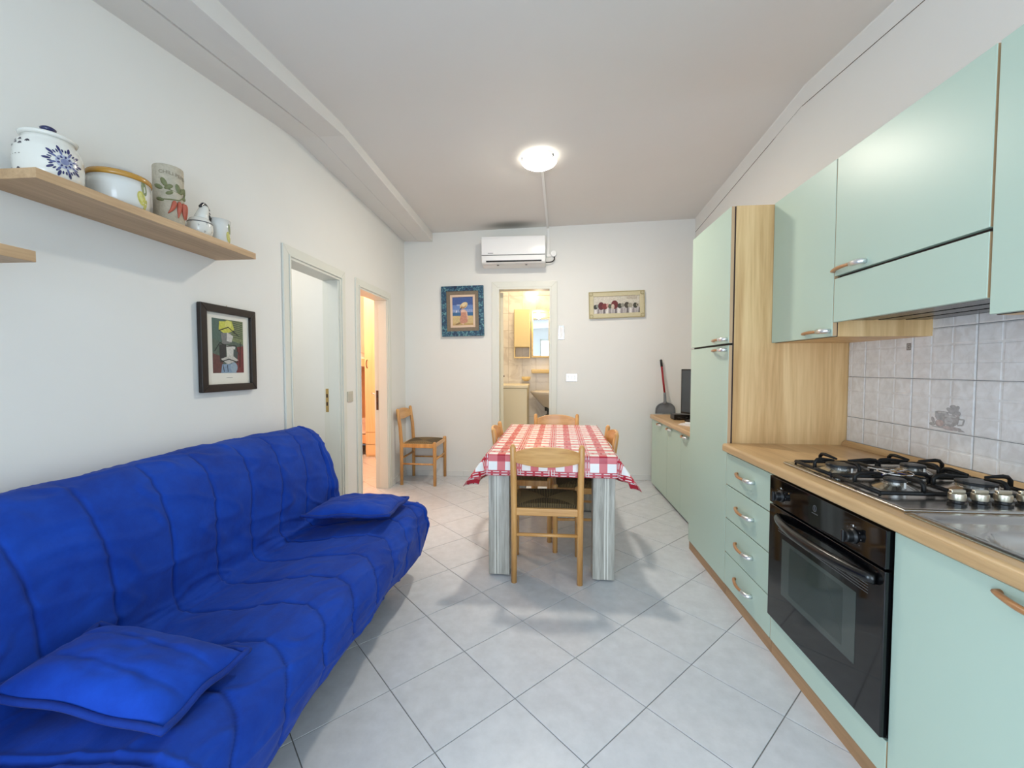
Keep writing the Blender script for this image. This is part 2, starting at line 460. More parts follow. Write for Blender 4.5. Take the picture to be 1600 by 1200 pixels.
def thing(name, label, cat, loc=(0, 0, 0), group=None, kind=None):
    e = bpy.data.objects.new(name, None); COL.objects.link(e); e.empty_display_size = 0.1
    e.location = loc; ORG[e.name] = tuple(loc)
    return tag(e, label, cat, group, kind)

def copy_tree(o, parent=None):
    c = o.copy(); COL.objects.link(c); c.parent = parent
    for ch in list(o.children): copy_tree(ch, c)
    return c

def struct(name, mb, m, label, cat, org=(0, 0, 0), **k):
    o = put(name, mb, m, None, org, **k)
    return tag(o, label, cat, None, 'structure')

def catmull(pts, n):
    P = [Vector(p) for p in pts]; out = []
    m = len(P) - 1
    for i in range(n + 1):
        t = i / n * m; k = min(int(t), m - 1); f = t - k
        p0 = P[max(k - 1, 0)]; p1 = P[k]; p2 = P[k + 1]; p3 = P[min(k + 2, m)]
        out.append(0.5 * ((2 * p1) + (p2 - p0) * f + (2 * p0 - 5 * p1 + 4 * p2 - p3) * f * f + (3 * p1 - p0 - 3 * p2 + p3) * f ** 3))
    return out

def sstep(a, b, x):
    t = min(max((x - a) / (b - a), 0), 1); return t * t * (3 - 2 * t)

# ------------------------------------------------------------------ room shell
XL, XR, YB, YF = -1.585, 1.54, 4.55, -2.30
def lerp_tab(tab, y):
    for (y0, z0), (y1, z1) in zip(tab, tab[1:]):
        if y <= y1 or (y1, z1) == tab[-1]:
            return z0 + (z1 - z0) * (y - y0) / (y1 - y0)
CL = [(YF, 2.50), (0.6, 2.523), (2.50, 2.713), (4.70, 2.694)]      # ceiling height above the beam's inner edge
CR_ = [(YF, 2.66), (0.6, 2.70), (2.70, 2.905), (4.70, 2.757)]     # ceiling height along the kitchen wall
def ceil_z(x, y):
    a = lerp_tab(CL, y); b = lerp_tab(CR_, y)
    return a + (b - a) * (x + 1.26) / (XR + 1.26)

mb = MB()
xs = [-1.75 + i * (1.75 + 1.70) / 14 for i in range(15)]
ys = [YF - 0.15, -0.5, 0.3, 0.6, 1.1, 1.8, 2.3, 2.5, 2.6, 2.7, 2.9, 3.4, 4.0, 4.69]
nx, ny = len(xs), len(ys)
vs = [(x, y, ceil_z(x, y)) for y in ys for x in xs]
vs += [(x, y, 3.25) for y in ys for x in xs]
fs = []
for j in range(ny - 1):
    for i in range(nx - 1):
        a = j * nx + i
        fs.append((a, a + nx, a + nx + 1, a + 1)); b = a + nx * ny
        fs.append((b, b + 1, b + nx + 1, b + nx))
mb.add(vs, fs)
struct('ceiling', mb, 'ceiling_paint', 'off-white plaster ceiling with a faint fold across the middle', 'ceiling', smooth=True)

# boxed beam along the left wall, folded like the ceiling
def sweep_sections(secs):
    """secs: list of lists of 3D points (same count, closed loops)"""
    mb = MB(); n = len(secs[0]); vs = [p for s in secs for p in s]; fs = []
    for k in range(len(secs) - 1):
        for i in range(n):
            j = (i + 1) % n
            fs.append((k * n + i, k * n + j, (k + 1) * n + j, (k + 1) * n + i))
    fs.append(tuple(range(n - 1, -1, -1))); fs.append(tuple((len(secs) - 1) * n + i for i in range(n)))
    return mb.add(vs, fs)
BW = [(YF, 2.36), (0.6, 2.384), (2.55, 2.655), (4.55, 2.612)]
BI = [(YF, 2.38), (0.6, 2.41), (2.54, 2.650), (4.55, 2.598)]
secs = []
for y in (YF, 0.6, 1.2, 2.0, 2.54, 3.2, 4.549):
    zw, zi = lerp_tab(BW, y), lerp_tab(BI, y); zg = (zw + zi) / 2
    g = 0.008 if y < 2.5 else 0.003
    secs.append([(XL, y, 3.0), (XL, y, zw), (-1.428, y, zg), (-1.426, y, zg + g), (-1.417, y, zg + g), (-1.415, y, zg - 0.002), (-1.262, y, zi), (-1.262, y, 3.0)])
struct('trim_1', sweep_sections(secs), 'ceiling_paint', 'boxed plaster beam running along the ceiling above the sofa wall', 'beam')

# walls with door notches, each one closed prism
H = 3.1
D1 = (2.452, 3.088, 1.893); D2 = (3.400, 4.038, 1.893); D3 = (-0.545, 0.042, 2.085)
poly = [(YF, -0.02), (-1.95, -0.02), (-1.95, 2.15), (-0.45, 2.15), (-0.45, -0.02), (D1[0], -0.02), (D1[0], D1[2]), (D1[1], D1[2]), (D1[1], -0.02), (D2[0], -0.02), (D2[0], D2[2]), (D2[1], D2[2]), (D2[1], -0.02), (YB + 0.12, -0.02), (YB + 0.12, H), (YF, H)]
WL = 0.125
struct('wall_left', MB().prism(poly, 'X', XL - WL, XL), 'wall_paint', 'white plaster wall behind the blue sofa with two doorways', 'wall')
poly = [(XL, -0.02), (D3[0], -0.02), (D3[0], D3[2]), (D3[1], D3[2]), (D3[1], -0.02), (XR, -0.02), (XR, H), (XL, H)]
struct('wall_back', MB().prism(poly, 'Y', YB, YB + 0.12), 'wall_paint', 'white end wall with the bathroom doorway and air conditioner', 'wall')
wall_right = struct('wall_right', MB().box(XR, XR + 0.12, YF, YB + 0.12, -0.02, H), 'wall_paint', 'white kitchen wall behind the green cabinets', 'wall')
poly = [(XL, -0.02), (-0.25, -0.02), (-0.25, 2.2), (1.35, 2.2), (1.35, -0.02), (XR, -0.02), (XR, H), (XL, H)]
struct('wall_front', MB().prism(poly, 'Y', YF - 0.12, YF), 'wall_paint', 'white wall with the balcony door opening', 'wall')
# painted cornice strip above the kitchen wall, ending in a fine crack
CK = [(YF, 2.56), (0.6, 2.59), (2.74, 2.803), (4.60, 2.626)]
secs = []
for y in (YF, 0.6, 1.4, 2.2, 2.72, 3.4, 4.549):
    zc = ceil_z(XR, y); zk = lerp_tab(CK, y)
    secs.append([(XR, y, zc + 0.05), (XR, y, zk), (XR - 0.003, y, zk), (XR - 0.006, y, zc - 0.01), (XR - 0.03, y, zc + 0.05)])
t2 = struct('trim_2', sweep_sections(secs), 'wall_paint', 'plaster cornice strip between the kitchen wall and the ceiling', 'cornice')
secs = []
for y in (YF, 0.6, 1.4, 2.2, 2.74, 3.4, 4.549):
    zk = lerp_tab(CK, y)
    secs.append([(XR, y, zk - 0.0022), (XR, y, zk), (XR - 0.0032, y, zk), (XR - 0.0032, y, zk - 0.002)])
put('crack', sweep_sections(secs), 'crack_line', t2)

# ------------------------------------------------------------------ floors with separate tiles
PT = 0.3325
def clip(poly, x0, x1, y0, y1):
    def cut(ps, f, inter):
        out = []
        for i in range(len(ps)):
            a, b = ps[i], ps[(i + 1) % len(ps)]
            if f(a): out.append(a)
            if f(a) != f(b): out.append(inter(a, b))
        return out
    def ix(v): return lambda a, b: (v, a[1] + (b[1] - a[1]) * (v - a[0]) / (b[0] - a[0]))
    def iy(v): return lambda a, b: (a[0] + (b[0] - a[0]) * (v - a[1]) / (b[1] - a[1]), v)
    for f, g in ((lambda p: p[0] >= x0, ix(x0)), (lambda p: p[0] <= x1, ix(x1)), (lambda p: p[1] >= y0, iy(y0)), (lambda p: p[1] <= y1, iy(y1))):
        poly = cut(poly, f, g)
        if len(poly) < 3: return []
    return poly
full_tile = None
def tile_floor(floor, x0, x1, y0, y1):
    global full_tile
    hd = PT / math.sqrt(2)           # half diagonal of the pitch
    g = hd - 0.0024
    for i in range(-30, 31):
        for j in range(-30, 31):
            cx = -0.584 + (i - j) * hd; cy = 1.475 + hd + (i + j) * hd
            if cx < x0 - hd or cx > x1 + hd or cy < y0 - hd or cy > y1 + hd: continue
            pl = [(cx, cy - g), (cx + g, cy), (cx, cy + g), (cx - g, cy)]
            cl = clip(pl, x0, x1, y0, y1)
            if len(cl) < 3: continue
            ar = abs(sum(a[0] * b[1] - b[0] * a[1] for a, b in zip(cl, cl[1:] + cl[:1]))) / 2
            if ar < 0.0015: continue
            whole = len(cl) == 4 and abs(ar - 2 * g * g) < 1e-6
            if whole and full_tile is not None:
                o = bpy.data.objects.new('tile', full_tile)
            else:
                mb = MB()
                n = len(cl); cc = Vector((sum(p[0] for p in cl) / n, sum(p[1] for p in cl) / n))
                lo = [(p[0] - cx, p[1] - cy, -0.006) for p in cl]
                md = [(p[0] - cx, p[1] - cy, -0.0008) for p in cl]
                hi = []
                for p in cl:
                    d = (cc - Vector(p)); d = d.normalized() * 0.0014
                    hi.append((p[0] - cx + d.x, p[1] - cy + d.y, 0.0))
                mb.add(lo + md + hi, [tuple(range(2 * n, 3 * n))] + [(a * n + k, a * n + (k + 1) % n, (a + 1) * n + (k + 1) % n, (a + 1) * n + k) for a in range(2) for k in range(n)])
                me = mesh_of('tile', mb); me.materials.append(MATS['floor_tile'])
                if whole: full_tile = me
                o = bpy.data.objects.new('tile', me)
            COL.objects.link(o); o.parent = floor; o.location = (cx, cy, 0)
floor = struct('floor', MB().box(XL - 0.0, XR, YF, YB, -0.06, -0.0026), 'grout', 'pale grey ceramic tiles laid diagonally across the living room floor', 'floor')
tile_floor(floor, XL, 1.12, -0.2, YB)
floor_b = struct('floor_bedroom', MB().box(-3.6, XL, 3.3, 6.3, -0.06, -0.0026), 'grout', 'pale ceramic tile floor seen through the bedroom doorway', 'floor')
tile_floor(floor_b, -3.1, XL, 3.3, 6.2)
struct('floor_spare_room', MB().box(-3.6, XL, 1.2, 3.3, -0.06, 0.0), 'grout', 'floor of the white room beyond the nearer doorway', 'floor')
struct('floor_bathroom', MB().box(-1.1, 0.9, YB, 6.2, -0.06, 0.0), 'marble_tile', 'pale floor of the small bathroom', 'floor')

# ------------------------------------------------------------------ side rooms
def room(prefix, x0, x1, y0, y1, h, m, words, skip=()):
    sides = {'left': (x0 - 0.06, x0, y0 - 0.06, y1 + 0.06, 0, h), 'far': (x0, x1, y1, y1 + 0.06, 0, h), 'right': (x1, x1 + 0.06, y0, y1 + 0.06, 0, h), 'near': (x0, x1, y0 - 0.06, y0, 0, h)}
    for k, b in sides.items():
        if k in skip: continue
        struct('wall_%s_%s' % (prefix, k), MB().box(*b), m, '%s wall %s' % ({'left': 'outer', 'far': 'end', 'right': 'inner', 'near': 'dividing'}[k], words), 'wall')
    struct('ceiling_%s' % prefix, MB().box(x0 - 0.06, x1 + 0.0, y0 - 0.06, y1 + 0.06, h, h + 0.06), m, 'ceiling %s' % words, 'ceiling')
room('spare_room', -3.6, XL - WL, 1.2, 3.22, 2.7, 'wall_paint', 'of the white room beyond the doorway by the sofa', skip=('right',))
room('bedroom', -3.6, XL - WL, 3.34, 6.3, 2.7, 'pink_wall', 'of the warmly lit bunk bed room', skip=('right', 'near'))
struct('wall_bedroom_inner', MB().box(XL - WL, XL - WL + 0.06, YB + 0.13, 6.36, 0, 2.7), 'pink_wall', 'inner wall of the warmly lit bunk bed room beside the bathroom', 'wall')
room('bathroom', -1.02, 0.62, YB + 0.12, 6.06, 2.6, 'wall_paint', 'of the small marble tiled bathroom', skip=('near',))

def lamp_point(name, loc, power, col, r=0.08):
    l = bpy.data.lights.new(name, 'POINT'); l.energy = power; l.color = col; l.shadow_soft_size = r
    o = bpy.data.objects.new(name, l); o.location = loc; COL.objects.link(o)
lamp_point('bedroom_lamp_light', (-2.6, 4.55, 2.45), 58, (1.0, 0.70, 0.48), 0.12)
lamp_point('bathroom_lamp_light', (-0.25, 5.30, 2.40), 12, (1.0, 0.78, 0.52), 0.1)
lamp_point('spare_room_lamp_light', (-2.7, 2.2, 2.4), 20, (1.0, 0.98, 0.95), 0.15)

# bathroom wall tiles
bw = bpy.data.objects['wall_bathroom_far']; bw.data.materials[0] = MATS['frame_taupe_light']
tme = mesh_of('tile', MB().box(-0.0982, 0.0982, 0, 0.008, -0.1232, 0.1232)); tme.materials.append(MATS['marble_tile'])
for i in range(7):
    for j in range(10):
        o = bpy.data.objects.new('tile', tme); COL.objects.link(o); o.parent = bw
        o.location = (-0.862 + i * 0.2005, 6.052, 0.13 + j * 0.25)

# ------------------------------------------------------------------ doors (casings, jambs, plates)
def door_left(name, d, label, plate, plate_m):
    y0, y1, zt = d; c = 0.065
    e = thing(name, label, 'door frame', (XL, (y0 + y1) / 2, 0), kind='structure')
    xo = XL + 0.013
    for pl, nm in (([(y0, 0), (y0 - c, 0), (y0 - c, zt + c), (y0, zt)], 'casing'), ([(y1, 0), (y1 + c, 0), (y1 + c, zt + c), (y1, zt)], 'casing'), ([(y0 - c, zt + c), (y1 + c, zt + c), (y1, zt), (y0, zt)], 'casing')):
        put(nm, MB().prism(pl, 'X', XL, xo), 'frame_paint', e, bevel=0.003)
    i = 0.012
    for pl in ([(y0, 0), (y0 - i, 0), (y0 - i, zt + i), (y0, zt)], [(y1, 0), (y1 + i, 0), (y1 + i, zt + i), (y1, zt)], [(y0 - i, zt + i), (y1 + i, zt + i), (y1, zt), (y0, zt)]):
        put('casing_bead', MB().prism(pl, 'X', xo, xo + 0.007), 'frame_paint', e, bevel=0.002)
    t = 0.016
    xa, xb = XL - WL - 0.004, xo
    put('jamb', MB().box(xa, xb - 0.002, y0, y0 + t, 0, zt), 'frame_paint', e)
    j = put('jamb', MB().box(xa, xb - 0.002, y1 - t, y1, 0, zt), 'frame_paint', e)
    put('jamb', MB().box(xa, xb - 0.002, y0 + t, y1 - t, zt - t, zt), 'frame_paint', e)
    # door stop on the far jamb
    put('door_stop', MB().box(XL - 0.085, XL - 0.0, y1 - t - 0.012, y1 - t, 0, zt - t), 'frame_paint', e, bevel=0.002)
    z0, z1, xc = plate
    pm = put('strike_plate', MB().box(xc - 0.011, xc + 0.011, y1 - t - 0.003, y1 - t, z0, z1), plate_m, e)
    for zz in (z0 + 0.35 * (z1 - z0), z0 + 0.7 * (z1 - z0)):
        put('latch_hole', MB().box(xc - 0.006, xc + 0.006, y1 - t - 0.0036, y1 - t - 0.003, zz - 0.014, zz + 0.014), 'dark_gap', pm)
    return e
door_left('door_1', D1, 'white painted door frame beside the end of the sofa', (0.87, 1.05, XL - 0.105), 'brass')
door_left('door_2', D2, 'white painted door frame opening on the bunk bed room', (0.79, 0.985, XL - 0.105), 'brown_metal')

e = thing('door_3', 'white painted door frame of the bathroom in the end wall', 'door frame', (-0.25, YB, 0), kind='structure')
x0, x1, zt = D3; c = 0.062
for pl in ([(x0, 0), (x0 - c, 0), (x0 - c, zt + c), (x0, zt)], [(x1, 0), (x1 + c, 0), (x1 + c, zt + c), (x1, zt)], [(x0 - c, zt + c), (x1 + c, zt + c), (x1, zt), (x0, zt)]):
    put('casing', MB().prism(pl, 'Y', YB - 0.014, YB), 'frame_paint', e, bevel=0.003)
for b in ((x0, x0 + 0.02, 0, zt), (x1 - 0.02, x1, 0, zt)):
    put('jamb', MB().box(b[0], b[1], YB - 0.012, YB + 0.125, b[2], b[3]), 'frame_paint', e)
put('jamb', MB().box(x0 + 0.02, x1 - 0.02, YB - 0.012, YB + 0.125, zt - 0.02, zt), 'frame_paint', e)
lf = put('door_leaf', MB().prism([(x0 + 0.012, YB + 0.128), (x0 + 0.052, YB + 0.128), (x0 - 0.075, YB + 0.71), (x0 - 0.115, YB + 0.70)], 'Z', 0.01, zt - 0.03), 'cream_door', e)
put('door_handle', MB().tube([(x0 - 0.055, YB + 0.60, 1.11), (x0 - 0.01, YB + 0.61, 1.11), (x0 + 0.0, YB + 0.60, 1.11), (x0 + 0.02, YB + 0.50, 1.11)], 0.009, 8), 'brown_metal', lf)

# baseboards: ceramic pieces
bb = thing('baseboard_back', 'low white ceramic baseboard along the end wall', 'baseboard', (0, YB, 0), kind='structure')
x = XL + 0.002
for a, b in ((XL + 0.008, D3[0] - 0.064), (D3[1] + 0.064, 1.53)):
    n = max(1, round((b - a) / 0.33)); w = (b - a) / n
    for i in range(n):
        put('baseboard_tile', MB().box(a + i * w + 0.001, a + (i + 1) * w - 0.001, YB - 0.009, YB, 0.001, 0.062), 'base_tile', bb)
bb = thing('baseboard_left', 'low white ceramic baseboard between the bedroom door and the corner', 'baseboard', (XL, 4.3, 0), kind='structure')
for a, b in ((D2[1] + 0.067, 4.33), (4.332, YB - 0.011)):
    put('baseboard_tile', MB().box(XL, XL + 0.009, a, b, 0.001, 0.062), 'base_tile', bb)
# window frames behind the camera
w = thing('window_2', 'white balcony door frame in the sofa wall behind the camera', 'window', (XL, -1.2, 0), kind='structure')
for b in ((-1.95, -1.89, 0, 2.15), (-0.51, -0.45, 0, 2.15), (-1.23, -1.17, 0, 2.09)):
    put('window_frame', MB().box(XL - 0.11, XL - 0.05, b[0], b[1], b[2], b[3]), 'frame_paint', w)
put('window_frame', MB().box(XL - 0.11, XL - 0.05, -1.89, -0.51, 2.09, 2.15), 'frame_paint', w)
w = thing('window_1', 'white balcony door frame in the wall opposite the bathroom', 'window', (0, YF, 0), kind='structure')
for b in ((-0.25, -0.18, 0, 2.2), (1.28, 1.35, 0, 2.2), (0.51, 0.59, 0, 2.13)):
    put('window_frame', MB().box(b[0], b[1], YF - 0.1, YF - 0.04, b[2], b[3]), 'frame_paint', w)
put('window_frame', MB().box(-0.18, 1.28, YF - 0.1, YF - 0.04, 2.13, 2.2), 'frame_paint', w)

# ------------------------------------------------------------------ sofa
def build_sofa():
    Y0, Y1 = 0.46, 2.41
    root = thing('sofa_bed', 'long blue fabric sofa bed against the white wall', 'sofa', (-1.1, (Y0 + Y1) / 2, 0))
    prof_end = [(-1.565, 0.16), (-1.568, 0.45), (-1.565, 0.70), (-1.545, 0.80), (-1.485, 0.845), (-1.415, 0.835), (-1.345, 0.775), (-1.295, 0.68), (-1.262, 0.58), (-1.245, 0.49), (-1.225, 0.42), (-1.17, 0.405), (-1.04, 0.42), (-0.90, 0.432), (-0.79, 0.425), (-0.722, 0.392), (-0.700, 0.34), (-0.706, 0.28), (-0.728, 0.215)]
    prof_mid = [(-1.565, 0.16), (-1.568, 0.45), (-1.565, 0.72), (-1.545, 0.825), (-1.485, 0.872), (-1.415, 0.862), (-1.352, 0.80), (-1.312, 0.70), (-1.300, 0.58), (-1.305, 0.47), (-1.300, 0.385), (-1.24, 0.352), (-1.08, 0.372), (-0.92, 0.398), (-0.80, 0.402), (-0.718, 0.378), (-0.684, 0.33), (-0.684, 0.27), (-0.702, 0.205)]
    NS, NT = 170, 430
    A = catmull([(p[0], 0, p[1]) for p in prof_end], NS)
    B = catmull([(p[0], 0, p[1]) for p in prof_mid], NS)
    seam = []
    lines = [0.55, 0.75, 0.94, 1.13, 1.33, 1.52, 1.71, 1.90, 2.10, 2.29]
    vs = []; fs = []
    nprof = len(prof_end) - 1
    R = 0.055
    for j in range(NT + 1):
        t = j / NT; y = Y0 + (Y1 - Y0) * t
        k = math.sin(PI * min(max(t, 0), 1)) ** 0.55
        row = [A[i].lerp(B[i], k) for i in range(NS + 1)]
        d = min(y - Y0, Y1 - y)
        inset = 0.0
        if d < R: inset = R - math.sqrt(max(R * R - (R - d) ** 2, 0))
        for i in range(NS + 1):
            p = row[i]; s = i / NS * nprof      # control index
            tg = (row[min(i + 1, NS)] - row[max(i - 1, 0)]).normalized()
            nrm = Vector((-tg.z, 0, tg.x))         # outward (up/front)
            # quilting
            disp = 0.0
            seat = s > 10.6
            bend = 0.13 * sstep(13.6, 16.5, s) if seat else 0.05 * sstep(9.5, 5.5, s) * math.sin(y * 2.2)
            yy = y + bend
            dl = min(abs(yy - q) for q in lines)
            amt = sstep(4.0, 6.0, s) * (1 - sstep(17.2, 18, s))
            pf = min(dl / 0.095, 1.0)
            disp += amt * (0.0035 * (1 - (1 - pf) ** 2) - 0.0055 * math.exp(-(dl / 0.0065) ** 2))
            sm = amt * math.exp(-(dl / 0.0042) ** 2) * (0.55 + 0.45 * noise.noise(Vector((s * 2.0, y * 3.0, 1.0))))
            if i > 60:   # seams parallel to the front edge
                ds = abs(s - 16.15); disp -= 0.0025 * math.exp(-(ds / 0.06) ** 2)
            # wrinkles
            q = Vector((p.x * 1.0, y, p.z))
            w1 = noise.noise(Vector((s * 0.55 + y * 1.2, y * 2.4 - s * 0.35, 3.1)))
            w2 = noise.noise(Vector((s * 0.9 - y * 3.1, y * 5.0 + s * 0.5, 8.7)))
            w3 = noise.noise(Vector((s * 2.5 + y * 4, y * 13.0, 1.7)))
            rid = 1 - abs(noise.noise(Vector((s * 0.75 + y * 2.0, y * 4.2 - s * 0.9, 21.0))))
            disp += 0.010 * w1 + 0.006 * w2 + 0.0025 * w3 + 0.006 * sstep(0.82, 1.0, rid)
            # crumpled crease between seat and back
            cz = math.exp(-((s - 10.3) / 0.9) ** 2)
            disp += cz * 0.012 * noise.noise(Vector((s * 1.8, y * 9.0, 5.0)))
            # piped seam near the far end
            for ye in (Y1 - 0.075, Y0 + 0.30):
                if 3.5 < s < 17.6:
                    dd = y - ye
                    disp += (0.006 * math.exp(-(dd / 0.007) ** 2) - 0.007 * math.exp(-((dd + 0.014) / 0.006) ** 2)) * (1.0 if ye > 2 else 0.8)
            # hem scallop
            hem = sstep(16.6, 18, s)
            p2 = p + nrm * (disp - inset)
            p2 = p2 + Vector((0.012 * math.sin(y * 9 + 1.0) * hem, 0, (0.018 * math.sin(y * 5.1 + 0.6) - 0.03 * (1 - k)) * hem))
            yo = y
            vs.append((p2.x, yo, p2.z)); seam.append(sm)
    W = NS + 1
    for j in range(NT):
        for i in range(NS):
            a = j * W + i
            fs.append((a, a + 1, a + W + 1, a + W))
    fs.append(tuple(range(W - 1, -1, -1)))
    fs.append(tuple(NT * W + i for i in range(W)))
    mb = MB().add(vs, fs)
    cv = put('cover', mb, 'blue_fabric', root, smooth=True)
    at = cv.data.attributes.new('seam', 'FLOAT', 'POINT')
    for i_, q_ in enumerate(seam): at.data[i_].value = q_
    put('base_frame', MB().box(-1.50, -0.86, Y0 + 0.12, Y1 - 0.14, 0.10, 0.30), 'sofa_dark', root, bevel=0.01)
    for x in (-1.46, -0.92):
        for y in (Y0 + 0.18, Y1 - 0.2):
            put('leg', MB().lathe([(0.02, 0.0), (0.024, 0.1), (0.024, 0.12)], (x, y, 0), 12), 'black_plastic', root)
build_sofa()

def cushion(label, loc, rot, sx, sy, th, seed):
    e = thing('cushion', label, 'cushion', (0, 0, 0), 'blue cushions on the sofa')
    N = 44; M_ = 36
    vs = []; fs = []
    for side in (1, -1):
        for j in range(M_ + 1):
            for i in range(N + 1):
                u = -1 + 2 * i / N; v = -1 + 2 * j / M_
                f = max(0.0, (1 - abs(u) ** 3.0)) ** 0.6 * max(0.0, (1 - abs(v) ** 3.0)) ** 0.6
                pin = 1 - 0.05 * (1 - abs(v) ** 2) * abs(u) ** 4
                pin2 = 1 - 0.05 * (1 - abs(u) ** 2) * abs(v) ** 4
                z = side * th * 0.5 * f * (1.0 if side > 0 else 0.55)
                nn = noise.noise(Vector((u * 2.2 + seed, v * 2.0, side))) * 0.010 + noise.noise(Vector((u * 5 + seed, v * 4.6, 4 + side))) * 0.005
                gr = 0.0
                if side > 0:
                    for q in (-0.36, 0.36):
                        gr -= 0.006 * math.exp(-((v - q + 0.07 * math.sin(u * 2)) / 0.045) ** 2)
                z += (nn + gr) * f
                vs.append((u * sx / 2 * pin, v * sy / 2 * pin2, z))
    W = N + 1; T = W * (M_ + 1)
    for side in (0, 1):
        for j in range(M_):
            for i in range(N):
                a = side * T + j * W + i
                fs.append((a, a + 1, a + W + 1, a + W) if side == 0 else (a, a + W, a + W + 1, a + 1))
    mb = MB().add(vs, fs)
    c = put('cover', mb, 'blue_fabric', e, smooth=True)
    # piped flange all round
    pts = []
    for k in range(121):
        q = k / 120 * 4; sd = int(q) % 4; f = -1 + 2 * (q - int(q))
        u, v = ((f, -1), (1, f), (-f, 1), (-1, -f))[sd]
        pin = 1 - 0.05 * (1 - abs(v) ** 2) * abs(u) ** 4; pin2 = 1 - 0.05 * (1 - abs(u) ** 2) * abs(v) ** 4
        pts.append((u * (sx / 2 + 0.006) * pin, v * (sy / 2 + 0.006) * pin2, 0.004 * math.sin(k * 0.4 + seed) - 0.001))
    put('piping', MB().tube(pts, 0.0085, 6, caps=False), 'blue_piping', e, smooth=True)
    e.location = loc; e.rotation_euler = rot
    return e
cushion('flat blue cushion on the sofa end beside the doorways', (-1.005, 2.125, 0.468), (math.radians(-3), math.radians(-1), math.radians(3)), 0.43, 0.33, 0.10, 2.0)
cushion('flat blue cushion on the near end of the sofa, cut by the photo edge', (-1.035, 0.918, 0.460), (math.radians(3), math.radians(4), math.radians(-3)), 0.455, 0.228, 0.12, 9.0)

# ------------------------------------------------------------------ chairs
def make_chair(label, group=None):
    r = thing('rush_chair', label, 'chair', (0, 0, 0), group)
    hb = 0.184; hf = 0.196; D = 0.355
    for s in (-1, 1):
        pts = [(s * hb, 0.0, 0.0), (s * hb, 0.0, 0.42), (s * (hb + 0.002), -0.012, 0.60), (s * (hb + 0.004), -0.036, 0.775), (s * (hb + 0.004), -0.038, 0.79)]
        put('rear_post', MB().tube(pts, [0.0165, 0.0185, 0.018, 0.0165, 0.009], 14), 'beech', r, smooth=True)
    for s in (-1, 1):
        put('front_leg', MB().tube([(s * hf, D, 0), (s * hf, D, 0.40), (s * hf, D, 0.445), (s * hf, D, 0.452)], [0.0165, 0.0185, 0.018, 0.010], 14), 'beech', r, smooth=True)
    put('rear_rail', MB().box(-hb, hb, -0.010, 0.010, 0.385, 0.428), 'beech_slat', r, bevel=0.004)
    put('front_rail', MB().box(-hf, hf, D - 0.010, D + 0.010, 0.395, 0.432), 'beech_slat', r, bevel=0.004)
    for s in (-1, 1):
        put('side_rail', MB().prism([(s * (hb - 0.01), 0), (s * (hb + 0.01), 0), (s * (hf + 0.01), D), (s * (hf - 0.01), D)], 'Z', 0.390, 0.430), 'beech', r, bevel=0.004)
        put('stretcher', MB().tube([(s * hb, 0, 0.22), (s * hf, D, 0.22)], 0.0095, 8), 'beech', r, smooth=True)
    put('stretcher', MB().tube([(-hb, 0, 0.275), (hb, 0, 0.275)], 0.0105, 8), 'beech_slat', r, smooth=True)
    put('stretcher', MB().tube([(-hf, D, 0.265), (hf, D, 0.265)], 0.0105, 8), 'beech_slat', r, smooth=True)
    # rush seat: four wedges meeting at the middle
    mb = MB(); mb.uv = []
    N = 6
    cx, cy = 0.0, D * 0.5
    corners = [(-hb, 0.006), (hb, 0.006), (hf, D - 0.006), (-hf, D - 0.006)]
    vs = []; fs = []; uvs = []
    for q in range(4):
        a = Vector(corners[q]); b = Vector(corners[(q + 1) % 4]); c = Vector((cx, cy))
        base = len(vs); Lw = (b - a).length
        for jj in range(N + 1):
            f = jj / N
            for ii in range(N + 1):
                g = ii / N
                p = (a.lerp(b, g)).lerp(c, f)
                z = 0.436 + 0.012 * math.sin(PI * min(f, 1) * 0.5) - 0.016 * f ** 3
                z += 0.007 * math.sin(PI * g) * (1 - f)
                if jj == 0: z = 0.424
                vs.append((p.x, p.y, z)); uvs.append((Lw * (0.5 + (g - 0.5) * (1 - f)), f * 0.2 + q + 0.1))
        for jj in range(N):
            for ii in range(N):
                k = base + jj * (N + 1) + ii
                fs.append((k, k + 1, k + N + 2, k + N + 1))
    # underside
    base = len(vs)
    for cc in corners: vs.append((cc[0], cc[1], 0.405)); uvs.append((cc[0], cc[1]))
    fs.append((base + 3, base + 2, base + 1, base))
    mb.add(vs, fs)
    o = put('rush_seat', mb, 'rush_straw', r, smooth=False)
    uvl = o.data.uv_layers.new(name='UVMap')
    for p in o.data.polygons:
        for li in p.loop_indices: uvl.data[li].uv = uvs[o.data.loops[li].vertex_index]
    # curved top slat
    N = 20; vs = []; fs = []
    for i in range(N + 1):
        u = -1 + 2 * i / N; x = u * (hb - 0.008)
        zt = 0.748 + 0.034 * (1 - abs(u) ** 2.4); zb = 0.690 - 0.022 * (1 - u * u)
        yb = -0.030 - 0.022 * (1 - u * u)
        for (dy, z) in ((-0.009, zb), (0.009, zb), (0.009, zt), (-0.009, zt)):
            vs.append((x, yb + dy + (-0.012 * (z - 0.7) / 0.08), z))
    for i in range(N):
        for k in range(4):
            a = i * 4 + k; b = i * 4 + (k + 1) % 4
            fs.append((a, b, b + 4, a + 4))
    fs.append((0, 1, 2, 3)); fs.append((N * 4 + 3, N * 4 + 2, N * 4 + 1, N * 4))
    put('back_slat', MB().add(vs, fs), 'beech_slat', r, bevel=0.004)
    return r
ch = make_chair('beech chair with rush seat at the near end of the table, back to the camera', 'rush seated beech chairs')
ch.location = (0.001, 2.302, 0)
def place(loc, rz, label):
    c = copy_tree(ch); c.location = loc; c.rotation_euler = (0, 0, math.radians(rz)); c['label'] = label
    return c
place((-0.336, 3.06, 0), -90, 'beech rush chair pushed under the table on the bedroom door side')
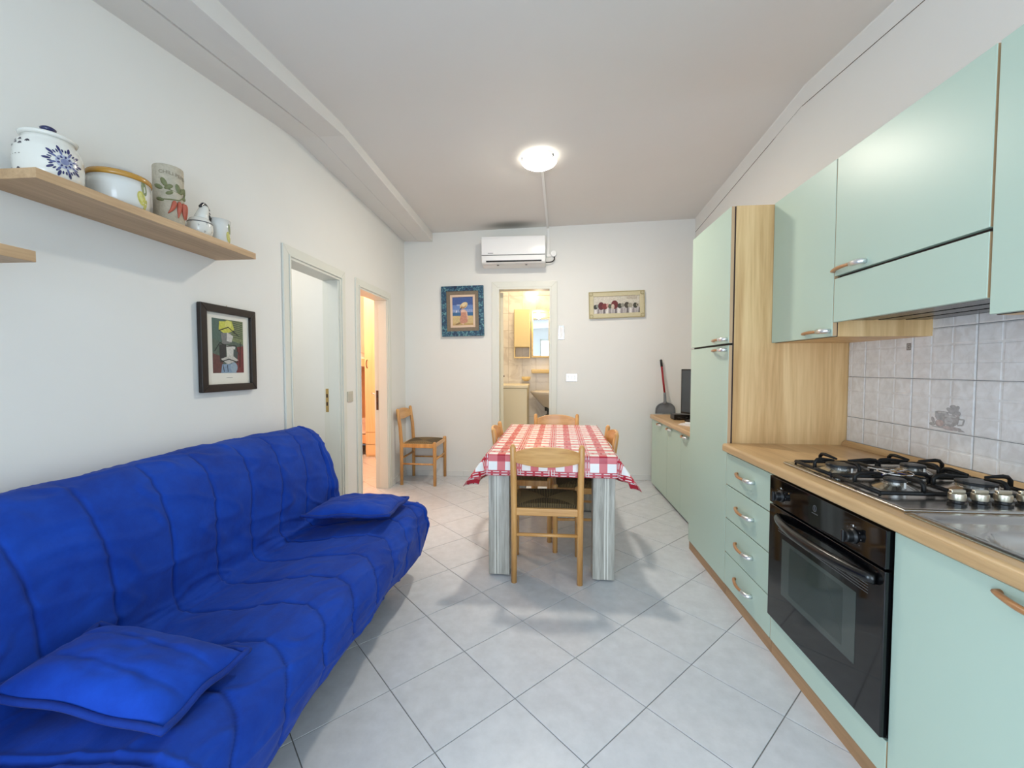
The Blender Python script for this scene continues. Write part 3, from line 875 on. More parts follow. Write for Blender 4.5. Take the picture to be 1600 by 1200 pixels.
place((0.410, 2.90, 0), 90, 'beech rush chair pushed under the table on the kitchen cabinet side')
place((0.085, 3.775, 0), 180, 'beech rush chair at the far end of the table before the bathroom door')
place((-1.495, 4.345, 0), -91, 'beech rush chair standing alone in the corner beside the bedroom door')

# ------------------------------------------------------------------ table and cloth
TC = (0.040, 2.985); TW, TL, TH = 0.735, 1.28, 0.712
tb = thing('dining_table', 'grey wood-look dining table with slab legs under the checked cloth', 'table', (0, 0, 0))
put('table_top', MB().box(-TW / 2, TW / 2, -TL / 2, TL / 2, TH - 0.035, TH), 'grey_wood', tb, bevel=0.002)
for sx in (-1, 1):
    for sy in (-1, 1):
        x0 = sx * (TW / 2 - 0.008); x1 = sx * (TW / 2 - 0.130); y0 = sy * (TL / 2 - 0.012); y1 = sy * (TL / 2 - 0.12)
        l = put('leg', MB().box(x0, x1, y0, y1, 0.008, TH - 0.036), 'grey_wood', tb, bevel=0.003)
        for q in (0.55, 0.68):
            xx = x1 + (x0 - x1) * q
            put('leg_groove', MB().box(xx - 0.0025, xx + 0.0025, y0, y0 + sy * 0.0012, 0.012, TH - 0.04), 'mat_board', l)
        put('foot', MB().lathe([(0.012, 0.0), (0.012, 0.009)], ((x0 + x1) / 2, (y0 + y1) / 2, 0), 10), 'white_plastic', l)
for sy in (-1, 1):
    put('apron', MB().box(-TW / 2 + 0.131, TW / 2 - 0.131, sy * (TL / 2 - 0.06), sy * (TL / 2 - 0.08), TH - 0.11, TH - 0.036), 'grey_wood', tb)
for sx in (-1, 1):
    put('apron', MB().box(sx * (TW / 2 - 0.06), sx * (TW / 2 - 0.08), -TL / 2 + 0.121, TL / 2 - 0.121, TH - 0.11, TH - 0.036), 'grey_wood', tb)
tb.location = (TC[0], TC[1], 0); tb.rotation_euler = (0, 0, math.radians(-1.6))

def build_cloth():
    ox, oyf, oyb = 0.185, 0.118, 0.13
    hx, hy = TW / 2 + 0.004, TL / 2 + 0.004
    us = []; 
    def axis(h, o0, o1, n_in, n_out):
        a = [-h - o0 + o0 * k / n_out for k in range(n_out)]
        a += [-h + 2 * h * k / n_in for k in range(n_in + 1)]
        a += [h + o1 * (k + 1) / n_out for k in range(n_out)]
        return a
    U = axis(hx, ox, ox, 40, 16); V = axis(hy, oyf, oyb, 60, 14)
    z0 = TH + 0.003
    vs = []; uvs = []; ed = []
    for v in V:
        for u in U:
            du = max(abs(u) - hx, 0); dv = max(abs(v) - hy, 0)
            sx = 1 if u > 0 else -1; sy = 1 if v > 0 else -1
            x = max(min(u, hx), -hx); y = max(min(v, hy), -hy); z = z0
            r = math.hypot(du, dv)
            if r > 0:
                a = math.atan2(dv, du)
                # flare: sides stand out over the chair backs, the ends hang straight
                cf = math.sin(2 * a)
                nf = sstep(-hy + 0.30, -hy, v)
                fl = ((0.06 + 0.30 * nf) * math.cos(a) ** 2 + 0.10 * math.sin(a) ** 2) + 0.42 * cf ** 2
                if du > 0 and dv == 0:
                    fl += (0.04 + 0.1 * nf) * math.sin(v * 10.0 + sx) * min(1, du / 0.1)
                if dv > 0 and du == 0:
                    fl += 0.05 * math.sin(u * 13.0) * min(1, dv / 0.05)
                if du > 0 and dv == 0:
                    vc_ = 0.085 if sx < 0 else -0.075
                    fl = max(fl - 0.24 * (1 - sstep(0.20, 0.30, abs(v - vc_))), 0.0)
                hor = r * fl
                down = math.sqrt(max(r * r - hor * hor, 0))
                rb = 0.008
                x += sx * hor * math.cos(a); y += sy * hor * math.sin(a)
                z -= down
            else:
                z += 0.0008 * noise.noise(Vector((u * 9, v * 9, 0)))
            vs.append((x, y, z)); uvs.append((u, v))
            ed.append(min(hx + ox - abs(u), (hy + oyf + v), (hy + oyb - v)))
    W = len(U); fs = []
    for j in range(len(V) - 1):
        for i in range(W - 1):
            a = j * W + i; fs.append((a, a + 1, a + W + 1, a + W))
    mb = MB().add(vs, fs); mb.uv = uvs
    o = put('tablecloth', mb, 'checked_oilcloth', None, smooth=True)
    uvl = o.data.uv_layers.new(name='UVMap')
    for p in o.data.polygons:
        for li in p.loop_indices: uvl.data[li].uv = uvs[o.data.loops[li].vertex_index]
    at = o.data.attributes.new('edge', 'FLOAT', 'POINT')
    for i, q in enumerate(ed): at.data[i].value = q
    s = o.modifiers.new('solid', 'SOLIDIFY'); s.thickness = 0.0012; s.offset = 1
    o.location = (TC[0], TC[1], 0); o.rotation_euler = (0, 0, math.radians(-1.6))
    tag(o, 'red and white checked oilcloth with cutlery motifs draped over the table', 'tablecloth')
build_cloth()

# ------------------------------------------------------------------ kitchen
XF = 0.945           # front plane of base fronts
# each handle is one mesh of two materials: wooden bow and chrome end
def handle2(parent, x, y0, z, ln=0.165):
    mb = MB(); N = 12; pts = []; rs = []
    for k in range(N + 1):
        t = k / N
        pts.append((x - (0.010 + 0.020 * math.sin(PI * (0.30 + 0.70 * t))), y0 + ln * (0.24 + 0.76 * t), z)); rs.append(0.0085 - 0.0015 * abs(2 * t - 1))
    pts.append((x + 0.001, y0 + ln, z)); rs.append(0.0075)
    mb.tube(pts, rs, 8, sq=0.85); nf = len(mb.f)
    mb.tube([(x + 0.001, y0 + 0.004, z), (x - 0.016, y0 + 0.003, z), (x - 0.0235, y0 + ln * 0.10, z), (x - 0.0262, y0 + ln * 0.26, z)], [0.0098, 0.0104, 0.0104, 0.0100], 10, sq=1.0)
    o = put('handle', mb, 'handle_wood', parent, smooth=True)
    o.data.materials.append(MATS['satin_chrome'])
    for p in o.data.polygons:
        if p.index >= nf: p.material_index = 1
    o['label'] = 'bowed wooden handle with a chrome end'
    return o

def front(parent, name, y0, y1, z0, z1, x=XF, th=0.019, m='green_laminate', edge=True):
    g = 0.0015
    o = put(name, MB().box(x, x + th, y0 + g, y1 - g, z0 + g, z1 - g), m, parent, bevel=0.0016)
    if edge:
        put('edge_band', MB().box(x + 0.002, x + th - 0.001, y0 + g - 0.0006, y0 + g + 0.002, z0 + g + 0.001, z1 - g - 0.001), 'edge_beige', o)
    return o

# tall larder unit
T0, T1, TZ = 2.268, 2.838, 2.046
t = thing('tall_cabinet', 'tall pale green cabinet with oak side reaching above the worktop', 'cabinet', (1.24, 2.55, 0))
put('side_panel', MB().box(XF + 0.026, XR - 0.001, T0, T0 + 0.018, 0.06, TZ), 'oak_panel', t)
put('side_panel', MB().box(XF + 0.026, XR - 0.001, T1 - 0.018, T1, 0.06, TZ), 'oak_panel', t)
put('body', MB().box(XF + 0.03, XR - 0.002, T0 + 0.018, T1 - 0.018, 0.06, TZ - 0.001), 'oak_panel', t)
put('gap_strip', MB().box(XF + 0.019, XF + 0.030, T0 + 0.003, T1 - 0.003, 0.065, TZ - 0.002), 'dark_gap', t)
put('plinth', MB().box(XF + 0.008, XF + 0.024, T0, T1, 0.0, 0.058), 'oak_plinth', t)
d = front(t, 'upper_door', T0, T1, 1.339, TZ); handle2(d, XF, 2.290, 1.362, 0.17)
d = front(t, 'lower_door', T0, T1, 0.060, 1.331); handle2(d, XF, 2.290, 1.306, 0.17)

# drawer unit
U0, U1 = 1.811, 2.266
t = thing('drawer_unit', 'pale green base unit of four drawers beside the oven', 'drawer unit', (1.24, 2.04, 0))
put('body', MB().box(XF + 0.022, 1.50, U0, U1, 0.06, 0.770), 'oak_panel', t)
put('plinth', MB().box(XF + 0.008, XF + 0.021, U0, U1, 0.0, 0.058), 'oak_plinth', t)
for z0, z1 in ((0.598, 0.764), (0.421, 0.596), (0.238, 0.419), (0.062, 0.236)):
    d = front(t, 'drawer', U0, U1, z0, z1)
    handle2(d, XF, 1.968, (z0 + z1) / 2 + 0.004, 0.168)
    put('drawer_lip', MB().box(XF + 0.003, XF + 0.016, U0 + 0.004, U1 - 0.004, z0 - 0.0012, z0 + 0.0012), 'dark_gap', d)

# oven housing and oven
O0, O1 = 1.204, 1.809
t = thing('oven_housing', 'pale green base housing with a panel below the black oven', 'cabinet', (1.24, 1.5, 0))
put('body', MB().box(XF + 0.022, 1.50, O0 + 0.001, O1 - 0.001, 0.06, 0.168), 'oak_panel', t)
put('plinth', MB().box(XF + 0.008, XF + 0.021, O0, O1, 0.0, 0.058), 'oak_plinth', t)
front(t, 'lower_panel', O0, O1, 0.062, 0.170)
t = thing('built_in_oven', 'black glass built-in oven under the gas hob', 'oven', (1.24, 1.5, 0.172))
OF = XF - 0.016
put('body', MB().box(XF + 0.006, 1.48, O0 + 0.006, O1 - 0.006, 0.173, 0.764), 'black_enamel', t)
cp = put('control_panel', MB().box(OF, XF + 0.004, O0 + 0.003, O1 - 0.004, 0.655, 0.764), 'black_glass', t, bevel=0.002)
for y, z in ((1.722, 0.700), (1.330, 0.700)):
    k = put('knob', MB().lathe([(0.024, 0.0), (0.0235, -0.004), (0.019, -0.008), (0.018, -0.024), (0.015, -0.027), (0.0, -0.027)], (OF, y, z), 24, 'X'), 'black_plastic', t, smooth=False, bevel=0.001)
    put('knob_grip', MB().box(OF - 0.034, OF - 0.024, y - 0.005, y + 0.005, z - 0.019, z + 0.019), 'black_plastic', k, bevel=0.003)
    put('mark', MB().box(OF - 0.0008, OF, y - 0.002, y + 0.002, z + 0.028, z + 0.034), 'white_plastic', k)
    for a in range(8):
        an = -2.2 + a * 0.62
        put('mark', MB().box(OF - 0.0006, OF, y + 0.032 * math.sin(an) - 0.0015, y + 0.032 * math.sin(an) + 0.0015, z + 0.032 * math.cos(an) - 0.0015, z + 0.032 * math.cos(an) + 0.0015), 'grey_line', k)
put('indicator_light', MB().lathe([(0.003, 0), (0.003, -0.0015)], (OF, 1.668, 0.727), 10, 'X'), 'brass', t)
# maker's emblem: ring with a stroke and a thin caption bar
mb = MB(); ring = [(OF - 0.001, 1.512 + 0.009 * math.cos(a), 0.722 + 0.011 * math.sin(a)) for a in [2 * PI * k / 20 for k in range(21)]]
mb.tube(ring, 0.0009, 6)
mb.tube([(OF - 0.001, 1.510, 0.714), (OF - 0.001, 1.514, 0.730)], 0.0011, 6)
put('emblem', mb, 'grey_line', t)
put('emblem_caption', MB().box(OF - 0.0006, OF, 1.496, 1.528, 0.702, 0.7045), 'grey_line', t)
dr = put('door', MB().box(OF, XF + 0.004, O0 + 0.003, O1 - 0.004, 0.176, 0.648), 'black_glass', t, bevel=0.003)
put('window', MB().box(OF - 0.0006, OF + 0.002, 1.310, 1.706, 0.312, 0.535), 'oven_window', dr)
put('window_inner', MB().box(OF - 0.0009, OF + 0.002, 1.365, 1.655, 0.335, 0.520), 'oven_inner', dr)
for i in range(5):
    z = 0.556 + i * 0.0085
    put('vent_slot', MB().box(OF - 0.0007, OF, 1.265, 1.735, z, z + 0.002), 'grey_line', dr)
pts = []
for k in range(25):
    q = k / 24
    pts.append((OF - 0.004 - 0.046 * math.sin(PI * q) ** 0.7, 1.735 - q * (1.735 - 1.235), 0.612 + 0.0 * q))
put('door_handle', MB().tube(pts, [0.012 + 0.004 * math.sin(PI * k / 24) for k in range(25)], 10, sq=1.25), 'black_enamel', dr, smooth=True)

# sink unit
t = thing('sink_unit', 'pale green sink base cabinet next to the oven', 'cabinet', (1.24, 0.9, 0))
put('body', MB().box(XF + 0.022, 1.50, 0.30, 1.202, 0.06, 0.60), 'oak_panel', t)
put('plinth', MB().box(XF + 0.008, XF + 0.021, 0.30, 1.202, 0.0, 0.058), 'oak_plinth', t)
d = front(t, 'door', 0.752, 1.201, 0.062, 0.766); handle2(d, XF, 0.770, 0.742, 0.165)
d = front(t, 'door', 0.302, 0.749, 0.062, 0.766); handle2(d, XF, 0.565, 0.742, 0.165)

# worktop with rounded nose, cut out around the hob and sink, and upstand
WX0, WZ0, WZ1 = 0.922, 0.773, 0.814
prof = []
for k in range(7):
    a = PI / 2 + PI / 2 * k / 6
    prof.append((WX0 + 0.014 + 0.014 * math.cos(a), WZ1 - 0.014 + 0.014 * math.sin(a)))
for k in range(5):
    a = PI + PI / 2 * k / 4
    prof.append((WX0 + 0.008 + 0.008 * math.cos(a), WZ0 + 0.008 + 0.008 * math.sin(a)))
prof = [(XR - 0.002, WZ1)] + prof + [(XR - 0.002, WZ0)]
wt = put('worktop', MB().prism(prof, 'Y', 0.28, 2.266), 'oak_top', None, (1.23, 1.3, 0.773), smooth=False)
tag(wt, 'oak-effect kitchen worktop with rounded edge over the base units', 'worktop')
up = [(XR - 0.010, WZ1 + 0.0005), (XR - 0.030, WZ1 + 0.0005), (XR - 0.028, WZ1 + 0.012), (XR - 0.014, WZ1 + 0.026), (XR - 0.010, WZ1 + 0.026)]
us_ = put('upstand', MB().prism(up, 'Y', 0.28, 2.262), 'oak_top', wt)

# gas hob
HX0, HX1, HY0, HY1 = 0.976, 1.488, 1.212, 1.800
HZ = WZ1
hob = thing('gas_hob', 'stainless steel gas hob with four burners and black pan supports', 'hob', (1.23, 1.5, HZ))
tray = [(HX0, HY0), (HX1, HY0), (HX1, HY1), (HX0, HY1)]
mb = MB()
def ring_pts(x0, x1, y0, y1, z): return [(x0, y0, z), (x1, y0, z), (x1, y1, z), (x0, y1, z)]
loops = [ring_pts(HX0, HX1, HY0, HY1, HZ + 0.001), ring_pts(HX0, HX1, HY0, HY1, HZ + 0.007), ring_pts(HX0 + 0.006, HX1 - 0.006, HY0 + 0.006, HY1 - 0.006, HZ + 0.010), ring_pts(HX0 + 0.02, HX1 - 0.02, HY0 + 0.02, HY1 - 0.02, HZ + 0.008), ring_pts(HX0 + 0.034, HX1 - 0.034, HY0 + 0.11, HY1 - 0.034, HZ + 0.004)]
vs = [p for l in loops for p in l]; fs = []
for k in range(len(loops) - 1):
    for i in range(4):
        j = (i + 1) % 4; fs.append((k * 4 + i, k * 4 + j, (k + 1) * 4 + j, (k + 1) * 4 + i))
fs.append((16, 17, 18, 19)); fs.append((3, 2, 1, 0))
put('tray', mb.add(vs, fs), 'steel', hob, bevel=0.002)
BURN = [(1.105, 1.655, 0.046), (1.365, 1.665, 0.036), (1.135, 1.450, 0.028), (1.365, 1.435, 0.048)]
for x, y, r in BURN:
    b = put('burner', MB().lathe([(r + 0.030, HZ + 0.004), (r + 0.026, HZ + 0.006), (r + 0.004, HZ + 0.018), (r, HZ + 0.019), (r, HZ + 0.026), (r + 0.003, HZ + 0.027), (0.0, HZ + 0.028)], (x, y, 0), 32), 'steel', hob, smooth=False)
    put('flame_ring', MB().lathe([(r + 0.001, HZ + 0.0275), (r + 0.001, HZ + 0.033), (r - 0.002, HZ + 0.036), (0.0, HZ + 0.037)], (x, y, 0), 32), 'burner_cap', b)
    put('igniter', MB().lathe([(0.003, HZ + 0.006), (0.003, HZ + 0.03), (0.0, HZ + 0.031)], (x + 0.0, y - r - 0.012, 0), 8), 'white_plastic', b)
for x in (1.165, 1.225, 1.285, 1.345):
    kb = put('knob', MB().lathe([(0.021, HZ + 0.005), (0.021, HZ + 0.012), (0.0165, HZ + 0.014), (0.0165, HZ + 0.021), (0.0, HZ + 0.021)], (x, 1.275, 0), 20), 'black_plastic', hob)
    put('knob_cap', MB().lathe([(0.0185, HZ + 0.0212), (0.0195, HZ + 0.030), (0.0185, HZ + 0.040), (0.0, HZ + 0.041)], (x, 1.275, 0), 24), 'satin_knob', kb, bevel=0.001)
    put('knob_grip', MB().box(x - 0.0185, x + 0.0185, 1.275 - 0.0055, 1.275 + 0.0055, HZ + 0.0405, HZ + 0.050), 'satin_knob', kb, bevel=0.002)
gr = 0.0068; gz = HZ + 0.016; pz = HZ + 0.052
for (ya, yb, cells) in ((1.562, 1.775, (0, 1)), (1.345, 1.548, (2, 3))):
    xa, xb = 1.012, 1.465
    mb = MB()
    fr = [(xa, ya, gz), (xb, ya, gz), (xb, yb, gz), (xa, yb, gz), (xa, ya, gz)]
    for p, q in zip(fr, fr[1:]): mb.tube([p, q], gr, 6)
    mb.tube([((xa + xb) / 2, ya, gz), ((xa + xb) / 2, yb, gz)], gr, 6)
    for ci in cells:
        bx, by, br = BURN[ci]
        lo, hi = (xa, (xa + xb) / 2) if bx < 1.23 else ((xa + xb) / 2, xb)
        for s, e2 in (((lo, by), (bx - br * 0.55, by)), ((hi, by), (bx + br * 0.55, by)), ((bx, ya), (bx, by - br * 0.55)), ((bx, yb), (bx, by + br * 0.55))):
            mb.tube([(s[0], s[1], gz), (s[0], s[1], pz - 0.012), (s[0] + (e2[0] - s[0]) * 0.12, s[1] + (e2[1] - s[1]) * 0.12, pz - 0.002), (s[0] + (e2[0] - s[0]) * 0.3, s[1] + (e2[1] - s[1]) * 0.3, pz), (e2[0], e2[1], pz - 0.004)], [gr, gr, gr, gr, gr * 0.6], 6)
    for p in fr[:4]: mb.tube([(p[0], p[1], gz), (p[0], p[1], HZ + 0.006)], 0.004, 6)
    put('pan_support', mb, 'black_iron', hob, smooth=True)
# trivet cross on the small burner
mb = MB()
for a in range(4):
    an = a * PI / 2 + 0.5
    mb.tube([(1.135 + 0.075 * math.cos(an), 1.45 + 0.075 * math.sin(an), pz + 0.003), (1.135 + 0.008 * math.cos(an), 1.45 + 0.008 * math.sin(an), pz + 0.003)], 0.0022, 5)
mb.tube([(1.135 + 0.045 * math.cos(a), 1.45 + 0.045 * math.sin(a), pz + 0.003) for a in [2 * PI * k / 16 for k in range(17)]], 0.002, 5)
put('trivet', mb, 'chrome', hob)

# sink with drainer
sk = thing('inset_sink', 'stainless steel sink with drainer beside the hob', 'sink', (1.23, 0.8, HZ))
SX0, SX1, SY0, SY1 = 0.968, 1.488, 0.34, 1.205
def grid_sink():
    NX, NY = 52, 86
    vs = []; fs = []
    for j in range(NY + 1):
        for i in range(NX + 1):
            x = SX0 + (SX1 - SX0) * i / NX; y = SY0 + (SY1 - SY0) * j / NY
            e_ = min(x - SX0, SX1 - x, y - SY0, SY1 - y)
            z = HZ + 0.001 + 0.006 * sstep(0, 0.008, e_) - 0.003 * sstep(0.012, 0.022, e_)
            # drainer recess
            dd = min(x - 0.996, 1.46 - x, y - 0.40, 1.172 - y)
            z -= 0.008 * sstep(0, 0.014, dd)
            # round bowl
            r = (abs((x - 1.228) / 0.216) ** 5 + abs((y - 0.845) / 0.248) ** 5) ** 0.2
            z -= 0.135 * sstep(1.0, 0.87, r) + 0.012 * sstep(0.87, 0.0, r)
            # drainer grooves
            vs.append((x, y, z))
    for j in range(NY):
        for i in range(NX):
            a = j * (NX + 1) + i; fs.append((a, a + 1, a + NX + 2, a + NX + 1))
    return MB().add(vs, fs)
put('basin', grid_sink(), 'steel', sk, smooth=True)
# the worktop is cut away under the bowl and the hob
def cut(o, b):
    c = bpy.data.objects.new('cutter', mesh_of('cutter', MB().box(*b))); COL.objects.link(c)
    md = o.modifiers.new('cut', 'BOOLEAN'); md.object = c; md.operation = 'DIFFERENCE'; md.solver = 'EXACT'
    dg = bpy.context.evaluated_depsgraph_get(); dg.update()
    me = bpy.data.meshes.new_from_object(o.evaluated_get(dg))
    o.modifiers.remove(md); o.data = me
    bpy.data.objects.remove(c)
cut(wt, (1.0, 1.47, 0.37, 1.18, 0.5, 0.9))

# sideboard at the far end
B0, B1 = 2.845, 4.395
t = thing('low_cabinet', 'low pale green cabinet with oak top beyond the tall unit', 'cabinet', (1.3, 3.7, 0))
put('body', MB().box(1.103, XR - 0.002, B0, B1, 0.035, 0.690), 'green_laminate', t)
put('top', MB().box(1.064, XR - 0.002, B0, B1 + 0.012, 0.692, 0.730), 'oak_top', t, bevel=0.006)
put('plinth', MB().box(1.125, 1.14, B0, B1 - 0.01, 0.0, 0.034), 'dark_gap', t)
ys = [B1, 3.842, 3.455, 3.07, B0]
hy = [(4.02, 0.12), (3.70, 0.13), (3.29, 0.13), (2.95, 0.1)]
for a, b, (y, ln) in zip(ys, ys[1:], hy):
    d = front(t, 'door', b, a, 0.022, 0.690, x=1.083, edge=False)
    handle2(d, 1.083, y if y > 3.9 else y, 0.668, ln)
# wall cabinets
WF = 1.155
def wallcab(label, y0, y1, z0, z1, zs, hz, hy_, loc):
    t = thing('wall_cabinet', label, 'cabinet', loc)
    put('side_panel', MB().box(WF + 0.022, XR - 0.001, y1 - 0.018, y1 - 0.001, z0, z1), 'oak_panel', t)
    put('side_panel', MB().box(WF + 0.022, XR - 0.001, y0 + 0.001, y0 + 0.018, z0, z1), 'oak_panel', t)
    put('body', MB().box(WF + 0.026, XR - 0.002, y0 + 0.018, y1 - 0.018, zs, z1 - 0.001), 'oak_panel', t)
    put('gap_strip', MB().box(WF + 0.019, WF + 0.026, y0 + 0.002, y1 - 0.002, zs, z1 - 0.002), 'dark_gap', t)
    return t
TZ2 = 2.050
t = wallcab('narrow pale green wall cabinet beside the tall unit', 1.803, 2.266, 1.338, TZ2, 1.338, 0, 0, (1.35, 2.03, 1.338))
d = front(t, 'door', 1.803, 2.264, 1.338, TZ2, x=WF); handle2(d, WF, 1.815, 1.362, 0.17)
t = wallcab('wide pale green wall cabinet above the hob with a hood flap', 1.206, 1.801, 1.415, TZ2, 1.44, 0, 0, (1.35, 1.5, 1.395))
d = front(t, 'upper_door', 1.206, 1.801, 1.578, TZ2, x=WF); handle2(d, WF, 1.632, 1.600, 0.168)
d = front(t, 'hood_flap', 1.206, 1.801, 1.393, 1.570, x=WF)
hd = put('extractor_hood', MB().box(WF + 0.03, XR - 0.02, 1.226, 1.781, 1.402, 1.438), 'hood_dark', t)
for i in range(3):
    put('grille_bar', MB().box(WF + 0.05 + i * 0.10, WF + 0.13 + i * 0.10, 1.24, 1.77, 1.399, 1.402), 'black_enamel', hd)
t = wallcab('pale green wall cabinet over the sink, cut by the photo edge', 0.60, 1.202, 1.349, TZ2, 1.349, 0, 0, (1.35, 0.9, 1.349))
d = front(t, 'door', 0.60, 1.201, 1.349, TZ2, x=WF); handle2(d, WF, 0.62, 1.375, 0.168)

# ------------------------------------------------------------------ splashback tiles
TWd, THt = 0.2610, 0.2025
def relief_tile(w, h):
    """glazed tile face with three by three shallow raised squares, normal to -x; origin at its corner (y=0,z=0)"""
    def axis(L):
        a = []
        for k in range(3):
            c0, c1 = L * k / 3, L * (k + 1) / 3
            a += [c0 + 0.003, c0 + 0.006, c1 - 0.006, c1 - 0.003]
        a[0] = 0.0012; a[-1] = L - 0.0012
        return a
    ya, za = axis(w), axis(h)
    vs = []; fs = []
    for j, z in enumerate(za):
        for i, y in enumerate(ya):
            rim = i in (0, 11) or j in (0, 11)
            up_ = (i % 4 in (1, 2)) and (j % 4 in (1, 2))
            vs.append((-0.0075 if up_ else (-0.0052 if rim else -0.0064), y, z))
    n = 12
    for j in range(n - 1):
        for i in range(n - 1):
            a = j * n + i; fs.append((a, a + n, a + n + 1, a + 1))
    bo = len(vs)
    bd = [i for i in range(n)] + [j * n + n - 1 for j in range(1, n)] + [(n - 1) * n + i for i in range(n - 2, -1, -1)] + [j * n for j in range(n - 2, 0, -1)]
    for k in bd: vs.append((0, vs[k][1], vs[k][2]))
    for q in range(len(bd)):
        r = (q + 1) % len(bd)
        fs.append((bd[q], bd[r], bo + r, bo + q))
    return MB().add(vs, fs)
tm = mesh_of('splash_tile', relief_tile(TWd, THt)); tm.materials.append(MATS['splash_tile'])
ycols = [1.628 + k * TWd for k in range(-5, 3)]
zrows = [0.963 + k * THt for k in range(-1, 3)]
decor_tile = None
for y in ycols:
    for k, z in enumerate(zrows):
        top_h = min(z + THt, 1.448) - z
        bot = max(z, 0.842)
        yend = min(y + TWd, 2.262)
        if yend - y < 0.02: continue
        if abs(bot - z) < 1e-4 and abs(top_h - THt) < 1e-4 and abs(yend - y - TWd) < 1e-4:
            me = tm; oy, oz = y, z
        else:
            mbt = relief_tile(TWd, THt)
            mbt.v = [(p[0], min(p[1], yend - y - 0.0012), min(max(p[2], bot - z), z + THt - z if True else 0)) for p in mbt.v]
            me = mesh_of('splash_tile', mbt); me.materials.append(MATS['splash_tile'])
        o = bpy.data.objects.new('splash_tile', me); COL.objects.link(o); o.parent = wall_right
        o.location = (XR, y, z); ORG[o.name] = (XR, y, z)
        if abs(y - 1.628) < 1e-3 and k == 1: decor_tile = o
        if abs(y - 1.889) < 1e-3 and k == 2: mini_tile = o
put('splash_grout', MB().box(XR - 0.0035, XR + 0.001, 0.3, 2.262, 0.842, 1.57), 'grout', wall_right)

class Paint:
    """flat print built from layered coloured polygons in a local 2D frame"""
    def __init__(s): s.items = []
    def poly(s, pts, c): s.items.append((pts, S(*c))); return s
    def rect(s, x0, y0, x1, y1, c): return s.poly([(x0, y0), (x1, y0), (x1, y1), (x0, y1)], c)
    def ell(s, cx, cy, rx, ry, c, rot=0.0, n=16, a0=0, a1=2 * PI):
        ca, sa = math.cos(rot), math.sin(rot); p = []
        for k in range(n):
            t = a0 + (a1 - a0) * k / (n if a1 - a0 > 6.2 else n - 1)
            x, y = rx * math.cos(t), ry * math.sin(t); p.append((cx + x * ca - y * sa, cy + x * sa + y * ca))
        return s.poly(p, c)
    def line(s, pts, w, c):
        for (a, b), (d, e) in zip(pts, pts[1:]):
            L = math.hypot(d - a, e - b) or 1; nx, ny = -(e - b) / L * w / 2, (d - a) / L * w / 2
            s.poly([(a + nx, b + ny), (d + nx, e + ny), (d - nx, e - ny), (a - nx, b - ny)], c)
        return s
    def build(s, name, fn, parent, step=0.00004, m='printed'):
        mb = MB(); mb.c = []
        for k, (pts, c) in enumerate(s.items):
            o = len(mb.v)
            mb.v += [tuple(fn(p[0], p[1], k * step)) for p in pts]
            mb.f.append(tuple(range(o, o + len(pts)))); mb.c.append(c)
        return put(name, mb, m, parent)
# still life of cups and vegetables printed on one tile; local x runs towards the camera
P = Paint()
P.ell(0.50, 0.12, 0.40, 0.025, (176, 172, 168))
P.ell(0.12, 0.20, 0.09, 0.06, (160, 156, 152)).ell(0.14, 0.34, 0.05, 0.11, (150, 142, 140), 0.3)
P.poly([(0.20, 0.62), (0.58, 0.66), (0.60, 0.50), (0.45, 0.30), (0.30, 0.30), (0.20, 0.45)], (158, 156, 156))
P.ell(0.38, 0.62, 0.19, 0.05, (128, 126, 126)).ell(0.40, 0.615, 0.14, 0.03, (196, 194, 190))
P.ell(0.36, 0.25, 0.16, 0.13, (150, 148, 148)).ell(0.34, 0.26, 0.12, 0.11, (186, 150, 140)).ell(0.30, 0.27, 0.05, 0.09, (206, 178, 168), 0.4)
for a, b in ((0.60, 0.74), (0.66, 0.66), (0.72, 0.76), (0.79, 0.70), (0.70, 0.84), (0.82, 0.80), (0.76, 0.62), (0.86, 0.62)):
    P.ell(a, b, 0.06, 0.085, (156, 152, 152), a * 7)
P.poly([(0.42, 0.50), (0.90, 0.52), (0.86, 0.30), (0.74, 0.20), (0.58, 0.18), (0.46, 0.28)], (158, 150, 146))
P.ell(0.66, 0.51, 0.24, 0.045, (138, 132, 130)).ell(0.64, 0.515, 0.17, 0.028, (198, 196, 192)).ell(0.60, 0.37, 0.12, 0.12, (192, 190, 188)).ell(0.60, 0.36, 0.04, 0.03, (166, 160, 158))
P.line([(0.88, 0.46), (1.02, 0.46), (0.98, 0.28), (0.84, 0.26)], 0.045, (168, 162, 158))
P.ell(0.70, 0.13, 0.26, 0.065, (176, 160, 156), 0.05).ell(0.55, 0.15, 0.10, 0.05, (196, 172, 164)).poly([(0.86, 0.18), (1.06, 0.08), (0.88, 0.06)], (150, 142, 140))
dw, dh = 0.142, 0.118
P.items = [(p_, tuple(c_[i_] * 0.6 + S(206, 203, 200)[i_] * 0.4 for i_ in range(3)) + (1.0,)) for p_, c_ in P.items]
P.build('decor_print', lambda a, b, k: (XR - 0.0077 - k, 1.628 + 0.178 - a * dw, 0.963 + 0.001 + b * dh), decor_tile)
P = Paint().rect(0, 0, 1, 1, (140, 132, 126)).rect(0.15, 0.15, 0.85, 0.85, (176, 170, 164)).ell(0.5, 0.5, 0.22, 0.28, (112, 104, 100)).ell(0.56, 0.54, 0.1, 0.14, (196, 190, 184))
P.build('decor_print', lambda a, b, k: (XR - 0.0079 - k, 1.889 + 0.032 - a * 0.022, 1.2735 + 0.012 + b * 0.030), mini_tile)

